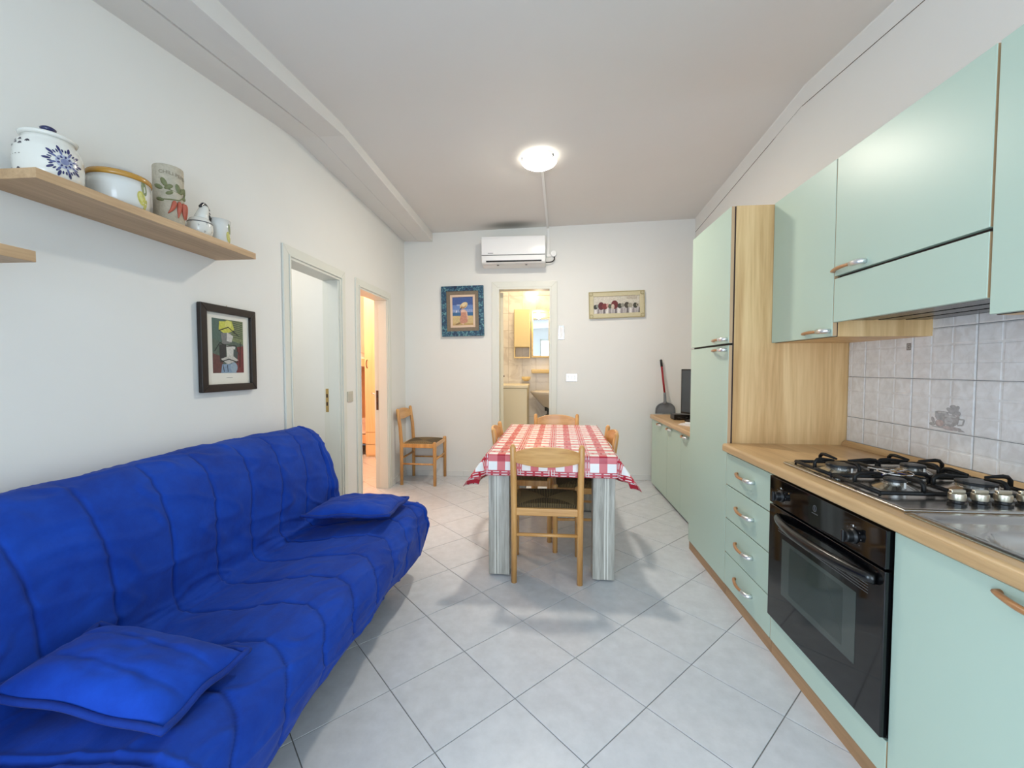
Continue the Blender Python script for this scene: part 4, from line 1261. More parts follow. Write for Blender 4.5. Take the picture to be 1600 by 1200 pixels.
# ------------------------------------------------------------------ ceiling lamp, conduit, air conditioner
LX, LY = -0.066, 3.165
lz = ceil_z(LX, LY)
t = thing('ceiling_lamp', 'lit round glass ceiling lamp with three metal clips', 'lamp', (LX, LY, lz - 0.08))
put('back_plate', MB().lathe([(0.115, lz - 0.004 + 0.012), (0.115, lz - 0.024), (0.11, lz - 0.026), (0.0, lz - 0.026)], (LX, LY, 0), 40), 'white_plastic', t)
put('glass_shade', MB().lathe([(0.130, lz - 0.030), (0.132, lz - 0.034), (0.122, lz - 0.046), (0.103, lz - 0.057), (0.085, lz - 0.064)], (LX, LY, 0), 48), 'lamp_glass', t, smooth=True)
put('glass_centre', MB().lathe([(0.085, lz - 0.0641), (0.068, lz - 0.070), (0.045, lz - 0.0755), (0.022, lz - 0.0785), (0.0, lz - 0.0792)], (LX, LY, 0), 48), 'lamp_bright', t, smooth=True)
for a in (1.35, 3.5, 5.6):
    x, y = LX + 0.131 * math.cos(a), LY + 0.131 * math.sin(a)
    put('clip', MB().tube([(x, y, lz - 0.02), (x + 0.004 * math.cos(a), y + 0.004 * math.sin(a), lz - 0.036), (x - 0.012 * math.cos(a), y - 0.012 * math.sin(a), lz - 0.046)], 0.004, 6), 'burner_cap', t)
cd = thing('cable_duct', 'white cable duct running from the ceiling lamp to the air conditioner', 'cable duct', (-0.02, 4.0, 2.6))
pts = [(-0.045, LY + 0.12), (0.0, YB - 0.002)]
secs = []
for k in range(9):
    f = k / 8; x = pts[0][0] + (pts[1][0] - pts[0][0]) * f; y = pts[0][1] + (pts[1][1] - pts[0][1]) * f; z = ceil_z(x, y)
    secs.append([(x - 0.011, y, z + 0.002), (x - 0.011, y, z - 0.016), (x + 0.011, y, z - 0.016), (x + 0.011, y, z + 0.002)])
put('ceiling_run', sweep_sections(secs), 'white_plastic', cd)
put('wall_run', MB().box(-0.004, 0.020, YB - 0.014, YB, 2.40, 2.70), 'white_plastic', cd, bevel=0.002)
put('elbow', MB().box(-0.01, 0.045, YB - 0.020, YB, 2.405, 2.430), 'white_plastic', cd, bevel=0.003)
put('junction_box', MB().lathe([(0.033, YB), (0.033, YB - 0.03), (0.030, YB - 0.034), (0.0, YB - 0.034)], (0.064, 0, 2.435), 24, 'Y'), 'white_plastic', cd)
put('black_cable', MB().tube(catmull([(0.070, YB - 0.02, 2.405), (0.073, YB - 0.03, 2.375), (0.055, YB - 0.04, 2.348), (0.02, YB - 0.05, 2.337), (-0.02, YB - 0.06, 2.335)], 14), 0.006, 8), 'black_plastic', cd, smooth=True)

t = thing('air_conditioner', 'white split air conditioner above the bathroom doorway', 'air conditioner', (-0.35, YB, 2.29))
ax0, ax1 = -0.690, -0.022
prof = [(YB, 2.290), (YB - 0.150, 2.290), (YB - 0.185, 2.315), (YB - 0.198, 2.375), (YB - 0.203, 2.54), (YB - 0.190, 2.580), (YB, 2.580)]
put('casing', MB().prism(prof, 'X', ax0, ax1), 'white_plastic', t, bevel=0.006)
fp = put('front_panel', MB().prism([(YB - 0.199, 2.388), (YB - 0.2045, 2.388), (YB - 0.2095, 2.54), (YB - 0.196, 2.577), (YB - 0.19, 2.575)], 'X', ax0 + 0.004, ax1 - 0.004), 'white_gloss', t, bevel=0.002)
put('maker_mark', MB().box(ax0 + 0.07, ax0 + 0.125, YB - 0.2062, YB - 0.204, 2.400, 2.406), 'grey_line', fp)
put('panel_gap', MB().box(ax0 + 0.003, ax1 - 0.003, YB - 0.2003, YB - 0.19, 2.380, 2.386), 'grey_line', t)
put('louvre', MB().prism([(YB - 0.1975, 2.332), (YB - 0.1915, 2.326), (YB - 0.1985, 2.368), (YB - 0.2015, 2.368)], 'X', ax0 + 0.045, ax1 - 0.035), 'white_gloss', t)
put('air_slot', MB().prism([(YB - 0.188, 2.316), (YB - 0.1945, 2.322), (YB - 0.1955, 2.331), (YB - 0.188, 2.331)], 'X', ax0 + 0.05, ax1 - 0.04), 'black_plastic', t)
for xx in (ax0 + 0.17, ax1 - 0.20):
    put('clip', MB().box(xx - 0.01, xx + 0.01, YB - 0.17, YB - 0.14, 2.2885, 2.2905), 'grey_line', t)

# ------------------------------------------------------------------ switch plates
def plate(name, label, x0, x1, z0, z1, n, m, mi):
    t = thing(name, label, 'switch', ((x0 + x1) / 2, YB, z0))
    put('cover_plate', MB().box(x0, x1, YB - 0.009, YB, z0, z1), m, t, bevel=0.003)
    w = (x1 - x0 - 0.02) / n
    for i in range(n):
        put('rocker', MB().prism([(YB - 0.009, z0 + 0.012), (YB - 0.0125, z0 + 0.012), (YB - 0.0105, z1 - 0.012), (YB - 0.009, z1 - 0.012)], 'X', x0 + 0.01 + i * w + 0.002, x0 + 0.01 + (i + 1) * w - 0.002), mi, t, bevel=0.001)
    return t
plate('wall_switch', 'shiny double switch plate low on the end wall', 0.207, 0.322, 1.066, 1.146, 3, 'chrome', 'white_gloss')
plate('wall_control', 'shiny upright control plate beside the bathroom door frame', 0.120, 0.180, 1.520, 1.668, 1, 'chrome', 'white_gloss')
t = thing('wall_switch', 'beige light switch between the two doorways', 'switch', (XL, 3.22, 0.94))
put('cover_plate', MB().box(XL, XL + 0.009, 3.180, 3.268, 0.938, 1.022), 'switch_beige', t, bevel=0.003)
for k in range(2):
    put('rocker', MB().box(XL + 0.009, XL + 0.012, 3.196 + k * 0.029, 3.222 + k * 0.029, 0.955, 1.005), 'switch_beige', t, bevel=0.001)

# ------------------------------------------------------------------ framed pictures
def frame_on(fn, parent, name, w, h, fw, th, m, rabbet=0.0):
    """four mitred frame rails in a local (a,b,depth) frame"""
    for pl in ([(0, 0), (w, 0), (w - fw, fw), (fw, fw)], [(0, h), (w, h), (w - fw, h - fw), (fw, h - fw)], [(0, 0), (0, h), (fw, h - fw), (fw, fw)], [(w, 0), (w, h), (w - fw, h - fw), (w - fw, fw)]):
        vs = [fn(p[0], p[1], rabbet) for p in pl] + [fn(p[0], p[1], th) for p in pl]
        put(name, MB().add(vs, [(0, 1, 2, 3), (7, 6, 5, 4), (0, 1, 5, 4), (1, 2, 6, 5), (2, 3, 7, 6), (3, 0, 4, 7)]), m, parent, bevel=0.003)
# dark framed print on the sofa wall
y0, y1, z0, z1 = 1.764, 2.120, 1.096, 1.510
def fnA(a, b, d): return (XL + 0.004 + d, y0 + a, z0 + b)
t = thing('framed_print', 'abstract colour print in a dark brown frame over the sofa', 'picture', (XL, 1.94, z0))
w, h = y1 - y0, z1 - z0
frame_on(fnA, t, 'frame_rail', w, h, 0.036, 0.022, 'frame_black')
put('mat_board', MB().box(XL + 0.003, XL + 0.010, y0 + 0.02, y1 - 0.02, z0 + 0.02, z1 - 0.02), 'mat_board', t)
put('hanging_hook', MB().tube([(XL + 0.003, 1.942, z1), (XL + 0.006, 1.942, z1 + 0.012), (XL + 0.003, 1.948, z1)], 0.002, 6), 'brass', t)
pw, ph = 0.200, 0.262
P = Paint().rect(0, 0, 1, 1, (84, 98, 86))
rr = random.Random(5)
P.poly([(0, 0.62), (0.42, 0.55), (0.36, 1), (0, 1)], (78, 100, 92)).poly([(0.55, 0.62), (1, 0.55), (1, 1), (0.42, 1)], (118, 128, 92))
for k in range(9):
    b = 0.66 + k * 0.038; P.line([(0.60, b + 0.03), (0.98, b)], 0.012, (58, 70, 58))
P.poly([(0, 0), (0.34, 0), (0.30, 0.30), (0, 0.36)], (98, 62, 58)).poly([(0.70, 0), (1, 0), (1, 0.52), (0.78, 0.5)], (112, 52, 52))
P.poly([(0.22, 0.95), (0.62, 0.98), (0.70, 0.82), (0.40, 0.72), (0.20, 0.80)], (196, 196, 84)).ell(0.5, 0.91, 0.11, 0.08, (208, 206, 110))
P.poly([(0.26, 0.74), (0.60, 0.76), (0.56, 0.56), (0.30, 0.52)], (120, 120, 118)).poly([(0.46, 0.76), (0.66, 0.70), (0.60, 0.58), (0.44, 0.60)], (196, 194, 186))
P.poly([(0.20, 0.52), (0.42, 0.54), (0.40, 0.20), (0.22, 0.22)], (48, 48, 50)).poly([(0.42, 0.52), (0.72, 0.50), (0.66, 0.28), (0.44, 0.30)], (204, 202, 194)).poly([(0.66, 0.46), (0.80, 0.40), (0.78, 0.22), (0.64, 0.26)], (70, 80, 78))
P.poly([(0.24, 0.26), (0.60, 0.34), (0.82, 0.24), (0.46, 0.16)], (188, 186, 178)).poly([(0.24, 0), (0.74, 0), (0.70, 0.18), (0.28, 0.16)], (126, 150, 172)).ell(0.66, 0.10, 0.12, 0.10, (146, 164, 178))
for q in ([(0.2, 0.78), (0.5, 0.86), (0.86, 0.70)], [(0.06, 0.40), (0.22, 0.56), (0.44, 0.5), (0.74, 0.52), (0.84, 0.34)], [(0.22, 0.2), (0.5, 0.26), (0.8, 0.2)], [(0.86, 0.1), (0.9, 0.6)], [(0.3, 0.15), (0.34, 0.02)], [(0.44, 0.15), (0.46, 0.02)]):
    P.line(q, 0.018, (34, 38, 38))
P.build('print', lambda a, b, k: (XL + 0.0105 + k, 1.842 + a * pw, z0 + 0.090 + b * ph), t)
put('caption', MB().box(XL + 0.0100, XL + 0.0103, 1.925, 1.965, z0 + 0.066, z0 + 0.068), 'grey_line', t)

# beach picture in a mottled teal frame
t = thing('framed_picture', 'beach painting of a girl in a straw hat in a mottled teal frame', 'picture', (-0.92, YB, 1.55))
x0, z0 = -1.155, 1.555
rot = math.radians(1.0)
def fnB(a, b, d):
    return (x0 + a * math.cos(rot) - b * math.sin(rot), YB - 0.004 - d, z0 + b * math.cos(rot) + a * math.sin(rot))
w, h = 0.468, 0.548
frame_on(fnB, t, 'frame_rail', w, h, 0.056, 0.030, 'frame_teal')
def sub(o): return lambda a, b, d: fnB(a + o, b + o, d)
frame_on(sub(0.054), t, 'inner_rail', w - 0.108, h - 0.108, 0.042, 0.022, 'frame_taupe')
frame_on(sub(0.094), t, 'liner', w - 0.188, h - 0.188, 0.026, 0.018, 'liner_pink')
iw, ih = w - 0.236, h - 0.236
P = Paint().rect(0, 0, 1, 1, (104, 134, 188)).rect(0, 0.72, 1, 1, (66, 92, 150)).rect(0, 0.42, 1, 0.56, (140, 158, 200))
P.rect(0, 0.32, 1, 0.46, (58, 104, 148)).rect(0, 0.0, 1, 0.34, (206, 182, 130)).rect(0, 0.0, 1, 0.08, (186, 156, 104))
P.poly([(0.15, 0.46), (0.22, 0.46), (0.21, 0.55)], (230, 230, 232)).ell(0.30, 0.72, 0.1, 0.02, (176, 190, 214))
P.poly([(0.10, 0.04), (0.34, 0.12), (0.40, 0.08), (0.2, 0.02)], (140, 112, 78))
P.poly([(0.40, 0.52), (0.66, 0.52), (0.72, 0.30), (0.72, 0.12), (0.56, 0.07), (0.38, 0.08), (0.34, 0.20), (0.40, 0.34)], (196, 138, 116))
P.poly([(0.64, 0.50), (0.70, 0.50), (0.76, 0.22), (0.70, 0.2)], (216, 178, 156)).poly([(0.44, 0.56), (0.62, 0.56), (0.66, 0.46), (0.40, 0.46)], (222, 186, 166))
P.ell(0.55, 0.70, 0.20, 0.105, (214, 188, 140), 0.35).ell(0.54, 0.66, 0.14, 0.06, (176, 132, 90), 0.35).ell(0.56, 0.73, 0.11, 0.07, (224, 204, 160), 0.35)
P.line([(0.46, 0.64), (0.34, 0.53), (0.38, 0.48)], 0.03, (70, 56, 60)).rect(0.46, 0.03, 0.54, 0.08, (214, 178, 150))
P.build('painting', lambda a, b, k: fnB(0.118 + a * iw, 0.118 + b * ih, 0.010 + k), t)
put('backing', MB().add([fnB(*p) for p in ((0.05, 0.05, 0.001), (w - 0.05, 0.05, 0.001), (w - 0.05, h - 0.05, 0.001), (0.05, h - 0.05, 0.001), (0.05, 0.05, 0.009), (w - 0.05, 0.05, 0.009), (w - 0.05, h - 0.05, 0.009), (0.05, h - 0.05, 0.009))], [(0, 3, 2, 1), (4, 5, 6, 7), (0, 1, 5, 4), (1, 2, 6, 5), (2, 3, 7, 6), (3, 0, 4, 7)]), 'mat_board', t)

# wide cream framed still life
t = thing('framed_still_life', 'wide still life of dark red fruit in a cream frame', 'picture', (0.73, YB, 1.74))
x0b, z0b = 0.446, 1.735
rot2 = math.radians(1.6)
def fnC(a, b, d):
    return (x0b + a * math.cos(rot2) - b * math.sin(rot2), YB - 0.004 - d, z0b + b * math.cos(rot2) + a * math.sin(rot2))
w, h = 0.582, 0.282
frame_on(fnC, t, 'frame_rail', w, h, 0.050, 0.022, 'frame_cream')
def subC(o): return lambda a, b, d: fnC(a + o, b + o, d)
frame_on(subC(0.0), t, 'outer_bead', w, h, 0.010, 0.027, 'frame_gilt', 0.020)
for (a, b) in ((0, 0), (w - 0.046, 0), (0, h - 0.046), (w - 0.046, h - 0.046)):
    pts = [fnC(a + 0.023 + 0.018 * math.cos(q), b + 0.023 + 0.018 * math.sin(q), 0.025) for q in [2 * PI * k / 14 for k in range(15)]]
    put('corner_ornament', MB().tube(pts, 0.004, 6), 'frame_gilt', t)
iw2, ih2 = w - 0.092, h - 0.092
P = Paint().rect(0, 0, 1, 1, (206, 198, 182)).rect(0, 0.55, 1, 1, (212, 204, 188)).rect(0.72, 0.78, 0.94, 0.94, (188, 178, 160)).rect(0, 0, 1, 0.36, (196, 190, 186))
for k in range(16):
    a = k / 16 + 0.02; P.poly([(a, 0.02), (a + 0.05, 0.0), (a + 0.045, 0.30), (a + 0.012, 0.32)], [(226, 220, 214), (150, 140, 140), (176, 168, 166), (112, 104, 106)][k % 4])
fr = [(0.05, 0.40, 0.045, 0.13, (52, 52, 44)), (0.09, 0.45, 0.03, 0.10, (140, 144, 134)), (0.17, 0.45, 0.065, 0.22, (96, 30, 32)), (0.25, 0.42, 0.06, 0.17, (122, 44, 42)), (0.31, 0.46, 0.03, 0.12, (196, 152, 140)), (0.36, 0.42, 0.04, 0.13, (84, 88, 66)), (0.46, 0.50, 0.075, 0.24, (108, 34, 34)), (0.42, 0.40, 0.035, 0.14, (206, 188, 168)), (0.57, 0.43, 0.05, 0.14, (58, 56, 44)), (0.63, 0.46, 0.04, 0.12, (146, 142, 128)), (0.72, 0.46, 0.055, 0.17, (72, 64, 52)), (0.79, 0.44, 0.055, 0.13, (160, 154, 136)), (0.90, 0.43, 0.05, 0.15, (60, 58, 46)), (0.945, 0.45, 0.03, 0.10, (168, 160, 140)), (0.94, 0.45, 0.012, 0.04, (52, 46, 38))]
for a, b, ra, rb, c in fr: P.ell(a, b, ra, rb, c)
P.build('painting', lambda a, b, k: fnC(0.046 + a * iw2, 0.046 + b * ih2, 0.012 + k), t)
put('backing', MB().add([fnC(*p) for p in ((0.03, 0.03, 0.001), (w - 0.03, 0.03, 0.001), (w - 0.03, h - 0.03, 0.001), (0.03, h - 0.03, 0.001), (0.03, 0.03, 0.0115), (w - 0.03, 0.03, 0.0115), (w - 0.03, h - 0.03, 0.0115), (0.03, h - 0.03, 0.0115))], [(0, 3, 2, 1), (4, 5, 6, 7), (0, 1, 5, 4), (1, 2, 6, 5), (2, 3, 7, 6), (3, 0, 4, 7)]), 'mat_board', t)

# ------------------------------------------------------------------ shelves and ceramics
SZ = 1.754
s = put('wall_shelf', MB().box(XL + 0.001, -1.382, 1.035, 1.890, 1.726, SZ), 'shelf_wood', None, (-1.48, 1.46, 1.726), bevel=0.001)
tag(s, 'oak-effect wall shelf carrying the ceramics above the sofa', 'shelf')
s = put('wall_shelf', MB().box(XL + 0.001, -1.385, 0.20, 1.030, 1.497, 1.527), 'shelf_wood', None, (-1.48, 0.6, 1.497), bevel=0.001)
tag(s, 'lower empty wall shelf whose end shows at the photo edge', 'shelf')

def shell(prof_out, th):
    """closed vessel profile from an outer profile (bottom to top): goes up outside and down inside"""
    inn = [(max(r - th, 0.0), z) for r, z in reversed(prof_out)]
    inn = [(r, max(z, prof_out[0][1] + th)) for r, z in inn]
    return [(0.0, prof_out[0][1])] + prof_out + inn + [(0.0, prof_out[0][1] + th)]

def decal(name, P, c, rfun, a0, z0, sx, sz, parent, m='glazed_print', off=0.0006):
    """wrap a 2D print round a body of revolution; a0 = centre azimuth; u runs towards larger azimuth"""
    def fn(u, v, k):
        z = z0 + v * sz; r = rfun(z) + off + k * 0.5
        an = a0 + (u - 0.5) * sx / rfun(z0 + 0.5 * sz)
        return (c[0] + r * math.cos(an), c[1] + r * math.sin(an), z)
    return P.build(name, fn, parent, 0.00004, m)
def rf(prof):
    def f(z):
        for (r0, q0), (r1, q1) in zip(prof, prof[1:]):
            if q0 <= z <= q1 and q1 > q0: return r0 + (r1 - r0) * (z - q0) / (q1 - q0)
        return prof[-1][0] if z > prof[-1][1] else prof[0][0]
    return f

# flowered jar with lid
jc = (-1.482, 1.145)
t = thing('lidded_jar', 'white ceramic jar with blue painted flowers and lid on the shelf', 'jar', (jc[0], jc[1], SZ))
jp = [(0.066, SZ), (0.070, SZ + 0.003), (0.0735, SZ + 0.025), (0.0745, SZ + 0.055), (0.0725, SZ + 0.088), (0.065, SZ + 0.110), (0.056, SZ + 0.121), (0.056, SZ + 0.128)]
put('body', MB().lathe(shell(jp, 0.005), (jc[0], jc[1], 0), 48), 'ceramic_white', t, smooth=True)
ld = put('lid', MB().lathe([(0.0, SZ + 0.1285), (0.052, SZ + 0.1285), (0.060, SZ + 0.130), (0.063, SZ + 0.136), (0.055, SZ + 0.142), (0.034, SZ + 0.149), (0.012, SZ + 0.153), (0.0, SZ + 0.154)], (jc[0], jc[1], 0), 48), 'ceramic_white', t, smooth=True)
put('lid_knob', MB().lathe([(0.0, SZ + 0.152), (0.008, SZ + 0.153), (0.017, SZ + 0.160), (0.018, SZ + 0.166), (0.012, SZ + 0.171), (0.0, SZ + 0.172)], (jc[0], jc[1], 0), 24), 'navy_glaze', ld, smooth=True)
def flower(P, cx, cy, R, col, hub=True):
    for ring, n, rr0, l, wd in ((0, 10, 0.80, 0.20, 0.075), (1, 8, 0.55, 0.15, 0.06)):
        for k in range(n):
            an = 2 * PI * k / n + ring * 0.3
            P.ell(cx + R * rr0 * math.cos(an), cy + R * rr0 * math.sin(an), R * l, R * wd, col if ring == 0 else (96, 104, 150), an, 10)
            if ring == 0:
                for dq in (-0.2, 0.2): P.ell(cx + R * 0.68 * math.cos(an + dq), cy + R * 0.68 * math.sin(an + dq), R * 0.11, R * 0.045, col, an + dq, 8)
    if hub:
        P.ell(cx, cy, R * 0.42, R * 0.42, (176, 182, 206))
        for k in range(9):
            an = 2 * PI * k / 9; P.ell(cx + R * 0.3 * math.cos(an), cy + R * 0.3 * math.sin(an), R * 0.08, R * 0.05, (44, 48, 104), an, 8)
        P.ell(cx, cy, R * 0.2, R * 0.2, (132, 140, 176))
P = Paint(); flower(P, 0.5, 0.5, 0.5, (34, 36, 96))
ja = -0.24
decal('painted_flower', P, jc, rf(jp), ja, SZ + 0.012, 0.094, 0.092, t)
P = Paint()
for k, (a, b) in enumerate(((0.05, 0.80), (0.18, 0.86), (0.32, 0.82), (0.46, 0.90), (0.12, 0.93), (0.28, 0.95), (0.04, 0.12), (0.16, 0.06), (0.28, 0.10))):
    for q in (-0.6, 0.0, 0.6): P.ell(a + 0.04 * math.sin(q), b - 0.03 * math.cos(q), 0.042, 0.016, (38, 34, 56), -PI / 2 + q, 8)
for k in range(4): P.ell(0.06 + k * 0.09, 0.48, 0.02, 0.008, (70, 60, 64))
decal('painted_sprigs', P, jc, rf(jp), ja - 0.98, SZ + 0.012, 0.13, 0.100, t)

# wide bowl with ochre rim
def lemon(P, x, y, s):
    P.ell(x + 0.10 * s, y + 0.62 * s, 0.13 * s, 0.30 * s, (128, 138, 96), 0.35, 14).ell(x + 0.02 * s, y + 0.58 * s, 0.07 * s, 0.22 * s, (150, 158, 116), 0.25, 12)
    P.ell(x, y + 0.18 * s, 0.20 * s, 0.30 * s, (206, 200, 104), 0.5, 18).ell(x - 0.05 * s, y + 0.22 * s, 0.09 * s, 0.18 * s, (222, 218, 140), 0.5, 14)
    P.ell(x + 0.24 * s, y - 0.06 * s, 0.10 * s, 0.26 * s, (186, 182, 92), -0.15, 12)
bc = (-1.484, 1.352)
t = thing('ceramic_bowl', 'wide white ceramic bowl with ochre rim and painted lemon', 'bowl', (bc[0], bc[1], SZ))
bp = [(0.066, SZ), (0.074, SZ + 0.004), (0.079, SZ + 0.03), (0.083, SZ + 0.07), (0.084, SZ + 0.098)]
put('body', MB().lathe(shell(bp, 0.005), (bc[0], bc[1], 0), 48), 'ceramic_grey', t, smooth=True)
put('rim', MB().lathe([(0.079, SZ + 0.0985), (0.0855, SZ + 0.0985), (0.088, SZ + 0.105), (0.0865, SZ + 0.114), (0.083, SZ + 0.118), (0.079, SZ + 0.114)], (bc[0], bc[1], 0), 48), 'ochre_glaze', t, smooth=True)
P = Paint(); lemon(P, 0.5, 0.2, 0.9)
decal('painted_lemon', P, bc, rf(bp), 0.02, SZ + 0.010, 0.078, 0.092, t)

# stoneware vase with relief peppers
vc = (-1.482, 1.540); VR = 0.0485
t = thing('stoneware_vase', 'tall rough stoneware cylinder with relief red chilli peppers', 'vase', (vc[0], vc[1], SZ))
vp = [(VR - 0.001, SZ), (VR, SZ + 0.004), (VR, SZ + 0.12), (VR, SZ + 0.231), (VR - 0.001, SZ + 0.235)]
put('body', MB().lathe(shell(vp, 0.006), (vc[0], vc[1], 0), 48), 'stoneware', t, smooth=True)
va = -0.55
def vp3(u, z, off=0.0):
    an = va + u / VR; return (vc[0] + (VR + off) * math.cos(an), vc[1] + (VR + off) * math.sin(an), SZ + z)
for k, (u, zt, ln, bend) in enumerate(((0.004, 0.100, 0.052, -0.020), (0.020, 0.102, 0.064, -0.006), (0.036, 0.102, 0.062, 0.008), (0.050, 0.104, 0.058, 0.010))):
    pts = [vp3(u + bend * (q ** 2), zt - ln * q, 0.004) for q in [i / 8 for i in range(9)]]
    put('chilli_pepper', MB().tube(pts, [0.004, 0.0075, 0.0082, 0.008, 0.0072, 0.006, 0.0045, 0.003, 0.001], 8), 'clay_red', t, smooth=True)
mb = MB().tube([vp3(-0.040, 0.100, 0.001), vp3(-0.01, 0.103, 0.002), vp3(0.02, 0.108, 0.003), vp3(0.045, 0.128, 0.003), vp3(0.056, 0.150, 0.002)], 0.0022, 6)
mb.tube([vp3(-0.045, 0.150, 0.001), vp3(-0.01, 0.140, 0.002), vp3(0.03, 0.135, 0.003)], 0.002, 6)
put('stem', mb, 'clay_green', t, smooth=True)
for (u, z, a, sz) in ((-0.045, 0.148, 2.7, 0.017), (-0.026, 0.166, 2.0, 0.018), (-0.012, 0.150, 0.6, 0.016), (-0.010, 0.128, 3.6, 0.013), (0.018, 0.152, 1.8, 0.018), (0.034, 0.146, 1.0, 0.016), (0.050, 0.150, 1.6, 0.016), (-0.040, 0.100, 2.9, 0.014), (0.048, 0.122, 0.2, 0.014)):
    P2 = [(math.cos(q) * sz, math.sin(q) * sz * 0.5) for q in [2 * PI * k / 12 for k in range(12)]]
    pts = [(u + x * math.cos(a) - y * math.sin(a), z + x * math.sin(a) + y * math.cos(a)) for x, y in P2]
    n = len(pts)
    vs = [vp3(p[0], p[1], 0.0005) for p in pts] + [vp3(u + (p[0] - u) * 0.75, z + (p[1] - z) * 0.75, 0.004) for p in pts] + [vp3(u, z, 0.0045)]
    put('relief_leaf', MB().add(vs, [(k, (k + 1) % n, n + (k + 1) % n, n + k) for k in range(n)] + [(n + k, n + (k + 1) % n, 2 * n) for k in range(n)]), 'clay_green', t, smooth=True)
def text_mesh(s, size):
    cu = bpy.data.curves.new('txt', 'FONT'); cu.body = s; cu.size = size; cu.resolution_u = 3
    o = bpy.data.objects.new('txt', cu); COL.objects.link(o)
    dg = bpy.context.evaluated_depsgraph_get(); dg.update()
    me = bpy.data.meshes.new_from_object(o.evaluated_get(dg))
    vs = [tuple(v.co) for v in me.vertices]; fs = [tuple(p.vertices) for p in me.polygons]
    bpy.data.objects.remove(o); bpy.data.curves.remove(cu); bpy.data.meshes.remove(me)
    return vs, fs
vs, fs = text_mesh('CHILI PEPERS', 0.019)
put('lettering', MB().add([vp3(-0.042 + p[0], 0.198 + p[1] - 0.12 * max(p[0] - 0.03, 0), 0.0012) for p in vs], fs), 'letter_grey', t)

# hen figurine
hc = (-1.470, 1.672)
t = thing('hen_figurine', 'small white ceramic hen with black crest and wattles', 'figurine', (hc[0], hc[1], SZ))
put('body', MB().lathe([(0.0, SZ), (0.030, SZ + 1.36 * 0.001), (0.043, SZ + 1.36 * 0.018), (0.047, SZ + 1.36 * 0.036), (0.044, SZ + 1.36 * 0.052), (0.036, SZ + 1.36 * 0.062), (0.022, SZ + 1.36 * 0.068), (0.0, SZ + 1.36 * 0.070)], (hc[0], hc[1], 0), 36), 'ceramic_white', t, smooth=True)
put('seam', MB().lathe([(0.0448, SZ + 1.36 * 0.0485), (0.0455, SZ + 1.36 * 0.050), (0.0446, SZ + 1.36 * 0.0515)], (hc[0], hc[1], 0), 36), 'grey_line', t, smooth=True)
hd_ = put('head', MB().tube([(hc[0], hc[1] + 1.15 * 0.004, SZ + 1.36 * 0.058), (hc[0], hc[1] + 1.15 * 0.012, SZ + 1.36 * 0.080), (hc[0], hc[1] + 1.15 * 0.020, SZ + 1.36 * 0.098), (hc[0], hc[1] + 1.15 * 0.024, SZ + 1.36 * 0.108), (hc[0], hc[1] + 1.15 * 0.026, SZ + 1.36 * 0.113)], [0.030, 0.023, 0.019, 0.014, 0.005], 14), 'ceramic_white', t, smooth=True)
put('crest', MB().tube(catmull([(hc[0], hc[1] + 1.15 * 0.002, SZ + 1.36 * 0.103), (hc[0], hc[1] + 1.15 * 0.016, SZ + 1.36 * 0.116), (hc[0], hc[1] + 1.15 * 0.030, SZ + 1.36 * 0.114), (hc[0], hc[1] + 1.15 * 0.042, SZ + 1.36 * 0.101)], 10), 0.0060, 8), 'black_glaze', hd_, smooth=True)
put('beak', MB().tube([(hc[0], hc[1] + 1.15 * 0.036, SZ + 1.36 * 0.098), (hc[0], hc[1] + 1.15 * 0.050, SZ + 1.36 * 0.092)], [0.006, 0.001], 8), 'black_glaze', hd_, smooth=True)
put('wattle', MB().tube([(hc[0], hc[1] + 1.15 * 0.036, SZ + 1.36 * 0.090), (hc[0], hc[1] + 1.15 * 0.043, SZ + 1.36 * 0.078), (hc[0], hc[1] + 1.15 * 0.048, SZ + 1.36 * 0.066)], [0.005, 0.0105, 0.003], 8), 'black_glaze', hd_, smooth=True)
put('eye', MB().lathe([(0.0, 0.0), (0.0018, 0.0004), (0.0, 0.0012)], (hc[0] + 0.0155, hc[1] + 1.15 * 0.022, SZ + 1.36 * 0.100), 8, 'X'), 'black_glaze', hd_)
P = Paint()
for a, b in ((0.1, 0.85), (0.35, 0.62), (0.62, 0.80), (0.55, 0.28), (0.85, 0.36), (0.25, 0.2)):
    for q in range(3): P.ell(a + 0.018 * math.cos(q * 2.1), b + 0.04 * math.sin(q * 2.1), 0.010, 0.020, (58, 58, 64), 0, 8)
hp = [(0.030, SZ + 1.36 * 0.001), (0.043, SZ + 1.36 * 0.018), (0.047, SZ + 1.36 * 0.036), (0.044, SZ + 1.36 * 0.052), (0.036, SZ + 1.36 * 0.062)]
decal('painted_dots', P, hc, rf(hp), -0.6, SZ + 1.36 * 0.006, 0.11, 0.068, t)

# small cup with lemon
cc = (-1.484, 1.790)
t = thing('ceramic_cup', 'small white ceramic cup with painted lemon at the shelf end', 'cup', (cc[0], cc[1], SZ))
cp_ = [(0.036, SZ), (0.040, SZ + 0.003), (0.043, SZ + 0.03), (0.046, SZ + 0.085), (0.047, SZ + 0.122)]
put('body', MB().lathe(shell(cp_, 0.004), (cc[0], cc[1], 0), 40), 'ceramic_grey', t, smooth=True)
P = Paint(); lemon(P, 0.5, 0.2, 0.9)
decal('painted_lemon', P, cc, rf(cp_), 0.05, SZ + 0.014, 0.056, 0.092, t)

